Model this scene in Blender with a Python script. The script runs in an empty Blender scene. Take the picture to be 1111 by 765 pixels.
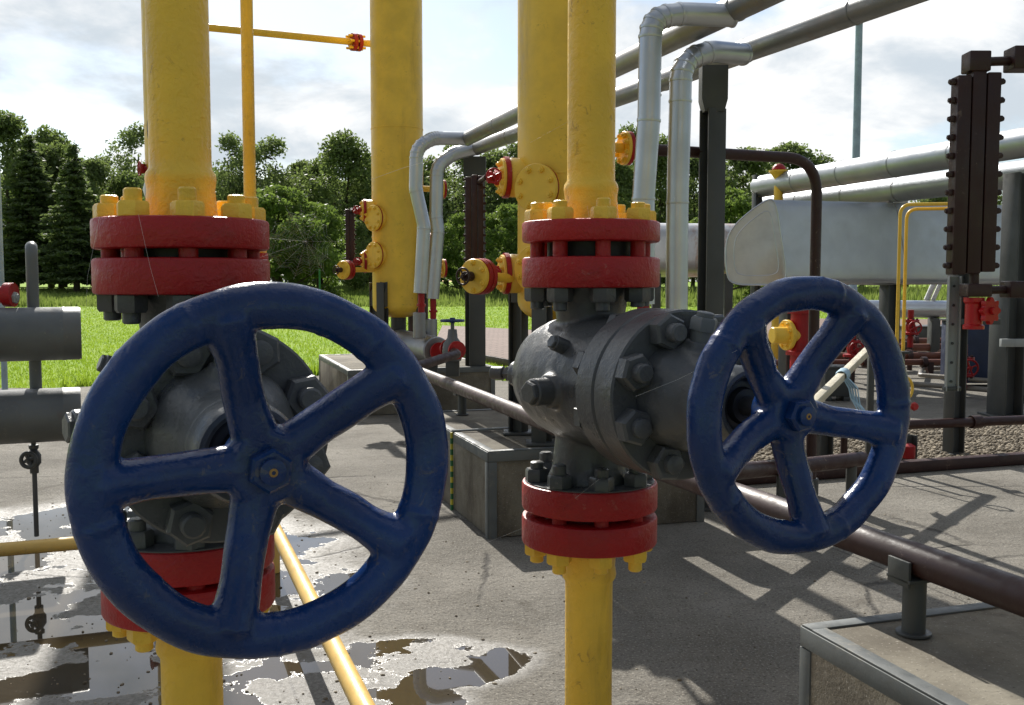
import bpy, bmesh, math, random
import numpy as np
from mathutils import Vector as V, Matrix, noise as mnoise
random.seed(7); rng = np.random.default_rng(11)
R = math.radians; PI = math.pi; TAU = 2*PI
S = bpy.context.scene; COL = S.collection

# ------------------------------------------------------------------ camera model
F = 1100.0; CX, CY = 555.5, 382.5; H = 1.55
PITCH = math.atan((382.5-305)/F)
UP = V((0, math.sin(PITCH), math.cos(PITCH))); FW = V((0, math.cos(PITCH), -math.sin(PITCH)))
EYE = V((0, 0, H))
def ray(px, py): return FW + V((1,0,0))*((px-CX)/F) + UP*((CY-py)/F)
def P(px, py, Y):
    d = ray(px, py); return EYE + d*(Y/d.y)
def G(px, py, h=0.0):
    d = ray(px, py); return EYE + d*((h-H)/d.z)
ANG = R(18.0)
A = V((-math.sin(ANG), math.cos(ANG), 0)); B = V((math.cos(ANG), math.sin(ANG), 0)); Z = V((0,0,1))

# ------------------------------------------------------------------ mesh building
def frame(axis):
    a = V(axis).normalized()
    t = V((0,0,1)) if abs(a.z) < .9 else V((1,0,0))
    x = t.cross(a).normalized(); y = a.cross(x)
    return x, y, a
class MB:
    def __init__(self): self.bm = bmesh.new()
    def lathe(self, prof, o, axis, seg=32, spin=0.0, closed=False):
        x, y, a = frame(axis); o = V(o); bm = self.bm; rings = []
        for r, t in prof:
            if r < 1e-6: rings.append([bm.verts.new(o+a*t)])
            else: rings.append([bm.verts.new(o+a*t+(x*math.cos(spin+TAU*i/seg)+y*math.sin(spin+TAU*i/seg))*r) for i in range(seg)])
        prs = list(zip(rings, rings[1:]))
        if closed: prs.append((rings[-1], rings[0]))
        for r0, r1 in prs:
            for i in range(seg):
                j = (i+1) % seg
                if len(r0) == 1 and len(r1) == 1: continue
                if len(r0) == 1: bm.faces.new((r0[0], r1[i], r1[j]))
                elif len(r1) == 1: bm.faces.new((r0[i], r1[0], r0[j]))
                else: bm.faces.new((r0[i], r1[i], r1[j], r0[j]))
        return self
    def cyl(self, p0, p1, r, seg=24, ch=None):
        p0, p1 = V(p0), V(p1); L = (p1-p0).length
        if ch is None: ch = min(r*.12, L*.2)
        return self.lathe([(0,0),(r-ch,0),(r,ch),(r,L-ch),(r-ch,L),(0,L)], p0, p1-p0, seg)
    def tube(self, pts, r, seg=16, caps=True, flat=1.0):
        pts = [V(p) for p in pts]; n = len(pts); rs = r if isinstance(r, (list, tuple)) else [r]*n
        bm = self.bm; rings = []; px = None
        for i in range(n):
            t = (pts[min(i+1,n-1)]-pts[max(i-1,0)]).normalized()
            if px is None: px, _, _ = frame(t)
            px = (px - t*px.dot(t)).normalized(); py = t.cross(px)
            # mitre correction
            rings.append([bm.verts.new(pts[i]+(px*math.cos(TAU*k/seg)+py*math.sin(TAU*k/seg)*flat)*rs[i]) for k in range(seg)])
        for r0, r1 in zip(rings, rings[1:]):
            for k in range(seg):
                j = (k+1) % seg; bm.faces.new((r0[k], r0[j], r1[j], r1[k]))
        if caps:
            bm.faces.new(list(reversed(rings[0]))); bm.faces.new(rings[-1])
        return self
    def box(self, c, size, ax=(V((1,0,0)),V((0,1,0)),V((0,0,1))), bevel=0.0):
        c = V(c); b = bmesh.new(); bmesh.ops.create_cube(b, size=1)
        for v in b.verts:
            q = V((v.co.x*size[0], v.co.y*size[1], v.co.z*size[2])); v.co = q
        if bevel: bmesh.ops.bevel(b, geom=b.edges[:], offset=bevel, segments=2, affect='EDGES', profile=.5)
        self._take(b, lambda q: c+ax[0]*q.x+ax[1]*q.y+ax[2]*q.z); return self
    def beam(self, p0, p1, w, h, up=Z, bevel=0.004):
        p0, p1 = V(p0), V(p1); d = (p1-p0); L = d.length; d.normalize()
        s = d.cross(up).normalized(); u = s.cross(d)
        return self.box((p0+p1)/2, (w, L, h), (s, d, u), bevel)
    def hbeam(self, p0, p1, w, h, up=Z, t=.012):
        p0, p1 = V(p0), V(p1); d = (p1-p0).normalized(); s = d.cross(up).normalized(); u = s.cross(d)
        for k in (-1, 1): self.beam(p0+u*k*(h/2-t/2), p1+u*k*(h/2-t/2), w, t, up, .002)
        self.beam(p0, p1, t, h-2*t-.001, up, 0); return self
    def prism(self, outline, o, ux, uy, depth):
        bm = self.bm; o = V(o); d = V(depth)
        a = [bm.verts.new(o+ux*u+uy*w) for u, w in outline]; b = [bm.verts.new(o+ux*u+uy*w+d) for u, w in outline]
        bm.faces.new(list(reversed(a))); bm.faces.new(b); n = len(a)
        for i in range(n): bm.faces.new((a[i], a[(i+1)%n], b[(i+1)%n], b[i]))
        return self
    def nut(self, o, axis, r, h, spin=0.0, stub=0.0, sr=0.0):
        spin += random.random()*1.0; stub *= random.uniform(.65,1.25)
        self.lathe([(0,0),(r,0),(r,h*.82),(r*.86,h),(0,h)], o, axis, 6, spin)
        if stub: self.lathe([(0,h*.9),(sr,h*.9),(sr,h+stub*.85),(sr*.8,h+stub),(0,h+stub)], o, axis, 14)
        return self
    def _take(self, b, f):
        m = {v: self.bm.verts.new(f(v.co)) for v in b.verts}
        for fc in b.faces: self.bm.faces.new([m[v] for v in fc.verts])
        b.free()
    def build(self, name, mat, parent=None, smooth=38):
        bmesh.ops.recalc_face_normals(self.bm, faces=self.bm.faces[:])
        me = bpy.data.meshes.new(name); self.bm.to_mesh(me); self.bm.free()
        return link(name, me, mat, parent, smooth)
    def remesh(self, name, mat, parent, voxel=.005, iters=6, lump=0.0, lscale=20):
        bmesh.ops.recalc_face_normals(self.bm, faces=self.bm.faces[:])
        me = bpy.data.meshes.new('tmp'); self.bm.to_mesh(me); self.bm.free()
        o = bpy.data.objects.new('tmp', me); COL.objects.link(o)
        m = o.modifiers.new('r', 'REMESH'); m.mode = 'VOXEL'; m.voxel_size = voxel
        s = o.modifiers.new('s', 'SMOOTH'); s.iterations = iters; s.factor = .5
        dg = bpy.context.evaluated_depsgraph_get(); dg.update()
        out = bpy.data.meshes.new_from_object(o.evaluated_get(dg))
        bpy.data.objects.remove(o)
        if lump:
            for v, nn in zip(out.vertices, [n.vector.copy() for n in out.vertex_normals]):
                v.co += nn*lump*mnoise.noise(v.co*lscale)
        out.name = name
        return link(name, out, mat, parent, 180)
def link(name, me, mat, parent=None, smooth=38):
    if mat: me.materials.clear(); me.materials.append(mat)
    if smooth:
        me.shade_smooth()
        if smooth < 180: me.set_sharp_from_angle(angle=R(smooth))
    o = bpy.data.objects.new(name, me); COL.objects.link(o)
    if parent is not None:
        o.parent = parent
        if parent.type == 'EMPTY': o.matrix_parent_inverse = Matrix.Translation(-parent.location)
    return o
def tag(o, label=None, cat=None, group=None, kind=None):
    if label: o['label'] = label
    if cat: o['category'] = cat
    if group: o['group'] = group
    if kind: o['kind'] = kind
    return o
def thing(name, loc, label, cat, group=None):
    o = bpy.data.objects.new(name, None); o.empty_display_size = .1; o.location = loc; COL.objects.link(o)
    return tag(o, label, cat, group)
def fillet(pts, rad, n=8):
    pts = [V(p) for p in pts]; out = [pts[0]]
    for i in range(1, len(pts)-1):
        p = pts[i]; a = (pts[i-1]-p); b = (pts[i+1]-p); la, lb = a.length, b.length; a /= la; b /= lb
        ang = a.angle(b)
        if ang > PI-.02: out.append(p); continue
        d = min(rad/math.tan(ang/2), la*.49, lb*.49); q0 = p+a*d; q1 = p+b*d
        for k in range(n+1):
            t = k/n; out.append(q0*(1-t)**2+p*2*t*(1-t)+q1*t*t)
    out.append(pts[-1]); return out

# ------------------------------------------------------------------ materials
class NT:
    def __init__(self, name):
        self.m = bpy.data.materials.new(name); self.m.use_nodes = True; self.t = self.m.node_tree; self.n = self.t.nodes
        self.b = self.n['Principled BSDF']; self.out = self.n['Material Output']
        self.co = self.n.new('ShaderNodeTexCoord').outputs['Object']
    def link(self, a, b): self.t.links.new(a, b)
    def val(self, sock, v):
        if hasattr(v, 'is_output') or isinstance(v, bpy.types.NodeSocket): self.link(v, sock)
        else: sock.default_value = v
    def noise(self, scale, detail=4, rough=.55, dist=0, vec=None, out='Fac'):
        k = self.n.new('ShaderNodeTexNoise'); k.inputs['Scale'].default_value = scale; k.inputs['Detail'].default_value = detail
        k.inputs['Roughness'].default_value = rough; k.inputs['Distortion'].default_value = dist
        self.link(vec or self.co, k.inputs['Vector']); return k.outputs[out]
    def ramp(self, f, lo, hi, a=0.0, b=1.0, smooth=True):
        k = self.n.new('ShaderNodeMapRange'); k.interpolation_type = 'SMOOTHSTEP' if smooth else 'LINEAR'
        self.link(f, k.inputs[0]); k.inputs[1].default_value = lo; k.inputs[2].default_value = hi
        k.inputs[3].default_value = a; k.inputs[4].default_value = b; return k.outputs[0]
    def math(self, op, a, b=0.0, clamp=False):
        k = self.n.new('ShaderNodeMath'); k.operation = op; k.use_clamp = clamp; self.val(k.inputs[0], a); self.val(k.inputs[1], b); return k.outputs[0]
    def mix(self, f, a, b):
        k = self.n.new('ShaderNodeMix'); k.data_type = 'RGBA'; self.val(k.inputs['Factor'], f)
        for s, c in ((k.inputs[6], a), (k.inputs[7], b)):
            if isinstance(c, tuple): s.default_value = (*c, 1)
            else: self.link(c, s)
        return k.outputs[2]
    def bump(self, h, strength=.3, dist=.002, nrm=None):
        k = self.n.new('ShaderNodeBump'); self.val(k.inputs['Strength'], strength); k.inputs['Distance'].default_value = dist
        self.link(h, k.inputs['Height'])
        if nrm: self.link(nrm, k.inputs['Normal'])
        return k.outputs[0]
    def mapping(self, scale=(1,1,1), rot=(0,0,0), loc=(0,0,0)):
        k = self.n.new('ShaderNodeMapping'); self.link(self.co, k.inputs['Vector'])
        k.inputs['Scale'].default_value = scale; k.inputs['Rotation'].default_value = rot; k.inputs['Location'].default_value = loc; return k.outputs[0]
    def set(self, col=None, rough=None, nrm=None, metal=None, spec=None):
        b = self.b
        if col is not None:
            if isinstance(col, tuple): b.inputs['Base Color'].default_value = (*col, 1)
            else: self.link(col, b.inputs['Base Color'])
        if rough is not None: self.val(b.inputs['Roughness'], rough)
        if nrm is not None: self.link(nrm, b.inputs['Normal'])
        if metal is not None: self.val(b.inputs['Metallic'], metal)
        if spec is not None: self.val(b.inputs['Specular IOR Level'], spec)
        return self.m
def mul(c, k): return tuple(x*k for x in c)
def paint(name, col, rough=.38, bs=110, bstr=.35, bd=.0015, var=.18, dirt=(.05,.04,.03), damt=.35, dscale=9, speck=.5, streak=False, wear=None, wamt=.0):
    t = NT(name)
    n1 = t.noise(3.5, 5, .6); c = t.mix(t.ramp(n1, .3, .7), mul(col, 1-var), mul(col, 1+var))
    vec = t.mapping((1,1,.12)) if streak else None
    n2 = t.noise(dscale, 8, .68, .4, vec); c = t.mix(t.ramp(n2, .55, .80, 0, damt), c, dirt)
    n3 = t.noise(140, 3, .6); n4 = t.noise(5, 3); sp = t.math('MULTIPLY', t.ramp(n3, .66, .74), t.ramp(n4, .45, .65))
    c = t.mix(t.math('MULTIPLY', sp, speck), c, dirt)
    if wear:
        n6 = t.noise(38, 6, .7, 1.0); n7 = t.noise(6, 3)
        c = t.mix(t.math('MULTIPLY', t.math('MULTIPLY', t.ramp(n6, .575, .65), t.ramp(n7, .5, .65)), wamt), c, wear)
    rr = t.ramp(t.noise(14, 5, .65), .3, .75, rough*.75, min(1, rough*1.45))
    brush = t.noise(bs, 4, .6, .6); big = t.noise(bs*.22, 4, .6)
    nb = t.bump(t.math('ADD', brush, t.math('MULTIPLY', big, 1.6)), bstr, bd)
    return t.set(c, rr, nb, spec=.42)
def aluminium(name, base=(.62,.64,.66), rough=.34, rust=0.0):
    t = NT(name)
    n = t.noise(2.2, 6, .6, .3); c = t.mix(t.ramp(n, .3, .75), mul(base, .86), base)
    n2 = t.noise(17, 6, .7); c = t.mix(t.ramp(n2, .60, .8, 0, .22), c, (.30,.28,.26))
    if rust:
        n3 = t.noise(3, 6, .7, .5, t.mapping((1,1,.4))); c = t.mix(t.ramp(n3, .5, .72, 0, rust), c, (.35,.17,.08))
    rr = t.ramp(t.noise(6, 6, .7), .3, .7, rough*.85, rough*1.25)
    nb = t.bump(t.noise(2.2, 3, .5), .18, .02); nb = t.bump(t.noise(60, 3), .12, .001, nb)
    return t.set(c, rr, nb, metal=.85)

M = {}
M['yellow'] = paint('yellow_paint', (.84,.53,.058), .38, 75, .8, .004, var=.13, dirt=(.20,.10,.03), damt=.55, streak=True, wear=(.30,.14,.04), wamt=.5)
M['yellow_far'] = paint('yellow_vessel_paint', (.86,.55,.064), .38, 30, .25, var=.10, dirt=(.30,.17,.04), damt=.5, dscale=4, streak=True, wear=(.26,.13,.04), wamt=.5)
M['yellow_rail'] = paint('pale_yellow_paint', (.72,.47,.13), .42, 90, .3, var=.12, dirt=(.45,.38,.28), damt=.6, dscale=14, wear=(.42,.2,.1), wamt=.6)
M['red'] = paint('red_paint', (.35,.007,.009), .40, 90, .75, .0035, var=.18, dirt=(.11,.02,.015), damt=.55, wear=(.42,.26,.20), wamt=.4)
M['blue'] = paint('blue_paint', (.003,.028,.125), .24, 70, .62, .0022, var=.28, dirt=(.030,.05,.075), damt=.55, dscale=10, speck=.8, wear=(.12,.11,.11), wamt=.5)
M['grey'] = paint('dark_grey_paint', (.082,.087,.091), .34, 80, .65, .0022, var=.2, dirt=(.10,.085,.065), damt=.6, dscale=8, wear=(.20,.19,.17), wamt=.35)
M['black'] = paint('black_bore', (.012,.012,.013), .6, 60, .2)
M['stub'] = paint('mid_grey_paint', (.12,.13,.135), .42, 90, .3, var=.12, dirt=(.12,.07,.05), damt=.45, wear=(.3,.27,.22), wamt=.5)
M['post'] = paint('post_grey_paint', (.062,.066,.064), .5, 70, .25, var=.14, dirt=(.05,.045,.04), damt=.4, streak=True)
M['postlight'] = paint('light_grey_paint', (.30,.32,.32), .45, 70, .2, var=.12, dirt=(.12,.11,.10), damt=.4, streak=True)
M['maroon'] = paint('maroon_paint', (.034,.012,.010), .46, 90, .3, var=.18, dirt=(.10,.06,.04), damt=.3, wear=(.28,.2,.15), wamt=.5)
M['rust'] = paint('rusty_paint', (.16,.06,.04), .6, 50, .4, var=.3, dirt=(.07,.035,.02), damt=.6)
M['alu'] = aluminium('aluminium_cladding', (.53,.56,.60), .36)
M['alu_dull'] = aluminium('dull_aluminium_cladding', (.33,.34,.35), .46, .25)
M['seam'] = paint('dark_seam', (.05,.05,.05), .6, 60, .1)
M['white'] = paint('white_paint', (.72,.72,.70), .45, 60, .15)
M['bluegrey'] = paint('pale_blue_paint', (.30,.40,.48), .4, 60, .15)
M['green'] = paint('green_band', (.02,.14,.05), .5, 60, .1)
M['stripe'] = paint('yellow_band', (.55,.48,.05), .5, 60, .1)
M['cloth'] = paint('pale_blue_cloth', (.35,.50,.60), .8, 60, .5)
M['steeledge'] = paint('edge_steel_paint', (.105,.115,.115), .55, 70, .35, var=.2, dirt=(.26,.23,.18), damt=.6, dscale=12)
M['web'] = paint('spider_silk', (.75,.75,.75), .4, 50, 0)

def concrete_block():
    t = NT('weathered_concrete')
    n = t.noise(2.0, 7, .65); c = t.mix(t.ramp(n, .3, .7), (.095,.082,.062), (.23,.21,.165))
    s = t.noise(3.5, 7, .7, .6, t.mapping((1,1,.16))); c = t.mix(t.ramp(s, .48, .72, 0, .75), c, (.075,.06,.045))
    g = t.noise(120, 3, .6); c = t.mix(t.ramp(g, .6, .72, 0, .6), c, (.40,.37,.32)); c = t.mix(t.ramp(t.noise(90,3), .62, .75, 0, .7), c, (.05,.045,.04))
    nb = t.bump(t.noise(45, 6, .7), .7, .006)
    return t.set(c, .88, nb, spec=.25)
M['block'] = concrete_block()

def ground_mat():
    t = NT('yard_concrete'); co = t.co
    n1 = t.noise(.9, 7, .62, .2); c = t.mix(t.ramp(n1, .3, .7), (.150,.138,.116), (.275,.256,.220))
    n2 = t.noise(5.5, 7, .68); c = t.mix(t.ramp(n2, .46, .74, 0, .6), c, (.13,.115,.092))
    g = t.noise(95, 4, .65); c = t.mix(t.ramp(g, .53, .68, 0, .85), c, (.45,.42,.36)); c = t.mix(t.ramp(t.noise(58, 5, .66), .52, .68, 0, .85), c, (.065,.058,.05))
    # cracks
    vor = t.n.new('ShaderNodeTexVoronoi'); vor.feature = 'DISTANCE_TO_EDGE'; vor.inputs['Scale'].default_value = .55
    wob = t.n.new('ShaderNodeMix'); wob.data_type = 'VECTOR'; wob.inputs['Factor'].default_value = .14
    t.link(co, wob.inputs[4]); t.link(t.noise(2.6, 6, .7, out='Color'), wob.inputs[5]); t.link(wob.outputs[1], vor.inputs['Vector'])
    cr = t.ramp(vor.outputs['Distance'], .0, .010, 1, 0); cr = t.math('MULTIPLY', cr, t.ramp(t.noise(.7, 3), .46, .58))
    pit = t.math('MULTIPLY', t.ramp(t.noise(9, 6, .7, .4), .66, .70), t.ramp(t.noise(1.1, 3), .48, .6))
    c = t.mix(t.math('MULTIPLY', cr, .8), c, (.06,.055,.05)); c = t.mix(t.math('MULTIPLY', pit, .6), c, (.12,.11,.095))
    def jointline(dx, dy, off, period):
        k = t.n.new('ShaderNodeVectorMath'); k.operation = 'DOT_PRODUCT'; t.link(co, k.inputs[0]); k.inputs[1].default_value = (dx, dy, 0)
        w_ = t.math('ADD', k.outputs['Value'], t.math('MULTIPLY', t.noise(7, 4, .7), .03)); f = t.math('FRACT', t.math('ADD', t.math('DIVIDE', w_, period), off))
        return t.ramp(t.math('ABSOLUTE', t.math('SUBTRACT', f, .5)), .0, .012/period, 1, 0)
    jn = t.math('MAXIMUM', jointline(B.x, B.y, .38, 3.2), jointline(A.x, A.y, .83, 4.1))
    c = t.mix(t.math('MULTIPLY', jn, .75), c, (.055,.05,.043))
    st1 = t.ramp(t.noise(1.7, 6, .72, .8), .56, .70); c = t.mix(t.math('MULTIPLY', st1, .65), c, (.10,.088,.07))
    # wet patches: elliptical zones broken by noise
    sep = t.n.new('ShaderNodeSeparateXYZ'); t.link(co, sep.inputs[0]); X, Y = sep.outputs[0], sep.outputs[1]
    def zone(cx, cy, rx, ry):
        a = t.math('DIVIDE', t.math('SUBTRACT', X, cx), rx); b = t.math('DIVIDE', t.math('SUBTRACT', Y, cy), ry)
        d = t.math('SQRT', t.math('ADD', t.math('MULTIPLY', a, a), t.math('MULTIPLY', b, b)))
        return t.math('SUBTRACT', 1.0, d)
    z1 = zone(-2.5, 4.95, 1.75, 2.3); z2 = zone(-.36, 4.05, .44, .33); z3 = zone(-.75, 3.6, .6, .5)
    zz = t.math('MAXIMUM', t.math('MAXIMUM', z1, z2), z3)
    wn = t.noise(1.9, 6, .52, .3); wn2 = t.noise(13, 6, .65)
    wsum = t.math('ADD', t.math('MULTIPLY', wn, 1.0), t.math('MULTIPLY', wn2, .22))
    wet = t.ramp(t.math('ADD', t.math('MULTIPLY', zz, 1.25), t.math('MULTIPLY', t.math('SUBTRACT', wsum, .5), .9)), -.08, .26)
    pz = t.math('ADD', t.math('MINIMUM', t.math('MULTIPLY', zz, .9), .19), t.math('SUBTRACT', wsum, .5))
    pud = t.ramp(pz, .236, .262)
    c = t.mix(t.math('MULTIPLY', wet, .55), c, (.075,.07,.062))
    c = t.mix(t.math('MULTIPLY', pud, .88), c, (.045,.034,.020))
    rw = t.ramp(t.noise(42, 7, .8), .42, .60, .36, .72)
    rough = t.math('ADD', t.math('MULTIPLY', wet, rw), t.math('MULTIPLY', t.math('SUBTRACT', 1.0, wet), .86))
    rough = t.math('MULTIPLY', rough, t.math('SUBTRACT', 1.0, t.math('MULTIPLY', pud, .97)))
    h = t.math('ADD', t.math('MULTIPLY', t.noise(60, 6, .75), t.math('ADD', 1.0, t.math('MULTIPLY', wet, -.2))), t.math('MULTIPLY', t.noise(11, 7, .72), 1.9))
    h = t.math('SUBTRACT', h, t.math('MULTIPLY', cr, 1.2)); h = t.math('SUBTRACT', h, t.math('MULTIPLY', pit, .8))
    st = t.math('MULTIPLY', t.math('SUBTRACT', 1.0, pud), t.math('SUBTRACT', .75, t.math('MULTIPLY', wet, .35)))
    nb = t.bump(h, st, .022)
    return t.set(c, rough, nb, spec=t.math('ADD', t.math('MULTIPLY', wet, .35), .22))
M['concrete'] = ground_mat()
def simple(name, stops, scale, rough=.9, bs=40, bstr=.5, bd=.01, spec=.2, det=6):
    t = NT(name); c = t.mix(t.ramp(t.noise(scale, det, .65), .3, .7), stops[0], stops[1])
    if len(stops) > 2: c = t.mix(t.ramp(t.noise(scale*5.3, det, .7), .5, .72, 0, .8), c, stops[2])
    return t.set(c, rough, t.bump(t.noise(bs, 5, .7), bstr, bd), spec=spec)
M['lawn'] = simple('lawn_soil', [(.17,.29,.018), (.25,.36,.032), (.29,.36,.06)], .35, .95, 30, .6, .03)
M['gravel_base'] = simple('gravel_soil', [(.16,.14,.11), (.25,.22,.18)], 12, .95, 60, .8, .01)
M['bark'] = simple('bark', [(.05,.04,.03), (.10,.08,.06)], 6)
def stone_mat():
    t = NT('gravel_stone'); oi = t.n.new('ShaderNodeNewGeometry')
    c = t.mix(oi.outputs['Random Per Island'], (.09,.072,.05), (.36,.31,.235))
    return t.set(c, .85, spec=.2)
M['stone'] = stone_mat()
def paver(name, c1, c2, mortar, scale):
    t = NT(name); b = t.n.new('ShaderNodeTexBrick'); t.link(t.mapping((1,1,1), (0,0,ANG)), b.inputs['Vector'])
    b.inputs['Scale'].default_value = scale; b.inputs['Mortar Size'].default_value = .015
    for k, cc in (('Color1', c1), ('Color2', c2), ('Mortar', mortar)): b.inputs[k].default_value = (*cc, 1)
    c = t.mix(t.ramp(t.noise(6, 6, .7), .4, .75, 0, .5), b.outputs['Color'], mul(c1, .6))
    return t.set(c, .85, t.bump(t.noise(40, 5), .4, .005), spec=.2)
M['paving'] = paver('reddish_paving', (.26,.18,.14), (.20,.14,.11), (.10,.085,.07), 2.5)
M['deck'] = paver('trench_cover_boards', (.27,.20,.17), (.22,.165,.14), (.07,.05,.04), 1.2)
def leaf(name, c1, c2, trans=.45):
    t = NT(name); g = t.n.new('ShaderNodeNewGeometry')
    big = t.noise(.55, 3); f = t.math('ADD', t.math('MULTIPLY', g.outputs['Random Per Island'], .6), t.math('MULTIPLY', t.ramp(big, .35, .65), .4))
    c = t.mix(f, c1, c2)
    d = t.b; d.inputs['Roughness'].default_value = .55; d.inputs['Specular IOR Level'].default_value = .25; t.link(c, d.inputs['Base Color'])
    tr = t.n.new('ShaderNodeBsdfTranslucent'); t.link(t.mix(.35, c, (.22,.30,.03)), tr.inputs['Color'])
    mx = t.n.new('ShaderNodeMixShader'); mx.inputs[0].default_value = trans
    t.link(d.outputs[0], mx.inputs[1]); t.link(tr.outputs[0], mx.inputs[2]); t.link(mx.outputs[0], t.out.inputs['Surface'])
    return t.m
M['leaf_dark'] = leaf('dark_leaf', (.10,.145,.060), (.21,.265,.11), .5)
M['leaf_mid'] = leaf('mid_leaf', (.10,.150,.055), (.21,.27,.10), .5)
M['leaf_light'] = leaf('light_leaf', (.085,.145,.034), (.19,.27,.075), .5)
M['needle'] = leaf('needle', (.085,.125,.066), (.175,.22,.11), .5)
M['grass'] = leaf('grass_blade', (.20,.32,.020), (.34,.46,.050), .55)
M['weed'] = leaf('weed_blade', (.12,.18,.04), (.28,.33,.11), .5)

M['red_bright'] = paint('bright_red_paint', (.40,.007,.009), .35, 90, .25, var=.1)
M['alu_end'] = aluminium('aluminium_end_plate', (.60,.61,.60), .5)
M['alu_rusty'] = aluminium('rusty_aluminium_cladding', (.58,.58,.58), .4, .8)
M['navy'] = paint('navy_paint', (.02,.03,.07), .5)
M['stub2'] = paint('worn_bright_paint', (.22,.20,.17), .35, 60, .2, dirt=(.07,.05,.04), damt=.6)
M['beige'] = paint('beige_paint', (.55,.50,.38), .45, 60, .2)
M['grease'] = paint('greasy_steel', (.03,.03,.032), .4, 60, .2)
M['brass'] = paint('tarnished_brass', (.30,.17,.05), .45, 60, .2)
M['alu_mid'] = aluminium('grey_aluminium_cladding', (.40,.42,.44), .42)

# ------------------------------------------------------------------ valves and their pipes
ring8 = lambda rot: [rot+TAU*i/8 for i in range(8)]
VA = R(26.0); AX = V((math.sin(VA), -math.cos(VA), 0)); AE = V((math.cos(VA), math.sin(VA), 0))
def zy(py, Y): return P(CX, py, Y).z
FR = .155            # flange radius
def flange_mb(c, z0, z1, r=FR, inner=None):
    b = .006
    return MB().lathe([(0,z0),(r-b,z0),(r-b*.3,z0+b*.3),(r,z0+b),(r,z1-b),(r-b*.3,z1-b*.3),(r-b,z1),(0,z1)], c, Z, 72)
def wheel(name_parent, c, base_ang):
    """cast handwheel: rim, five spokes and hub grown into one casting"""
    Mr, tr = .2040, .0285
    pt = lambda ang, r, d=0: c + AE*math.cos(R(ang))*r + Z*math.sin(R(ang))*r + AX*d
    mb = MB(); D = -.050; hc = c+AX*D
    prof = [(Mr+math.cos(TAU*i/18)*tr, math.sin(TAU*i/18)*tr*.92) for i in range(18)]
    mb.lathe(prof, c, AX, 96, closed=True)
    for ang in base_ang:
        pts = [pt(ang, r, d) for r, d in ((.0,D+.004),(.045,D+.006),(.09,D*.74),(.145,D*.34),(.175,D*.12),(.197,0),(.21,0))]
        x = AX
        mb.tube(pts, [.029,.0300,.0270,.0265,.0290,.033,.022], 14)
    mb.lathe([(0,-.034),(.040,-.034),(.050,-.026),(.054,.004),(.053,.020),(.047,.026),(.046,.030),(.043,.034),(0,.034)], hc, AX, 48)
    rl = random.Random(int(base_ang[0]))
    for _ in range(34):
        th = rl.random()*TAU; ph = rl.uniform(-PI, PI); rr = Mr+math.cos(ph)*tr*.95
        q = c + (AE*math.cos(th)+Z*math.sin(th))*rr + AX*math.sin(ph)*tr*.88; s = rl.uniform(.0025,.0050)
        mb.lathe([(0,-s),(s*.7,-s*.7),(s,0),(s*.7,s*.7),(0,s)], q, (AE*-math.sin(th)+Z*math.cos(th)), 10)
    for ang in base_ang:                       # raised joint beads where spokes and rim segments were cast on
        a0 = R(ang+rl.uniform(11,17)); q = AE*math.cos(a0)+Z*math.sin(a0); tg = AE*-math.sin(a0)+Z*math.cos(a0)
        mb.lathe([(tr*.9,-.004),(tr+.0002,-.003),(tr+.0014,0),(tr+.0002,.003),(tr*.9,.004)], c+q*Mr, tg, 20, closed=True)
        b0 = R(ang); q = AE*math.cos(b0)+Z*math.sin(b0)
        for k in range(2):
            rr = rl.uniform(.06,.17); s = rl.uniform(.003,.0055); sd_ = rl.choice((-1,1))
            mb.lathe([(0,-s),(s*.7,-s*.7),(s,0),(s*.7,s*.7),(0,s)], c+q*rr+(AE*-math.sin(b0)+Z*math.cos(b0))*.021*sd_+AX*(.006+D*max(0,1-rr/.19)), q, 10)
    w = mb.remesh('handwheel', M['blue'], name_parent, .0034, 6, .0028, 20)
    MB().nut(hc+AX*.033, AX, .0285, .021, .35, .007, .0165).build('hub_nut', M['blue'], w)
    MB().lathe([(.0026,-.002),(.0026,.0015),(.0052,.0012),(.006,-.001)], hc+AX*.0612, AX, 20).build('centre_ring', M['brass'], w)
    MB().lathe([(0,.0),(.0027,.0),(.0027,-.001),(0,-.001)], hc+AX*.0614, AX, 14).build('centre_hole', M['black'], w)  # solid black disc, the dark of the hole painted on
    return w
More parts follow.
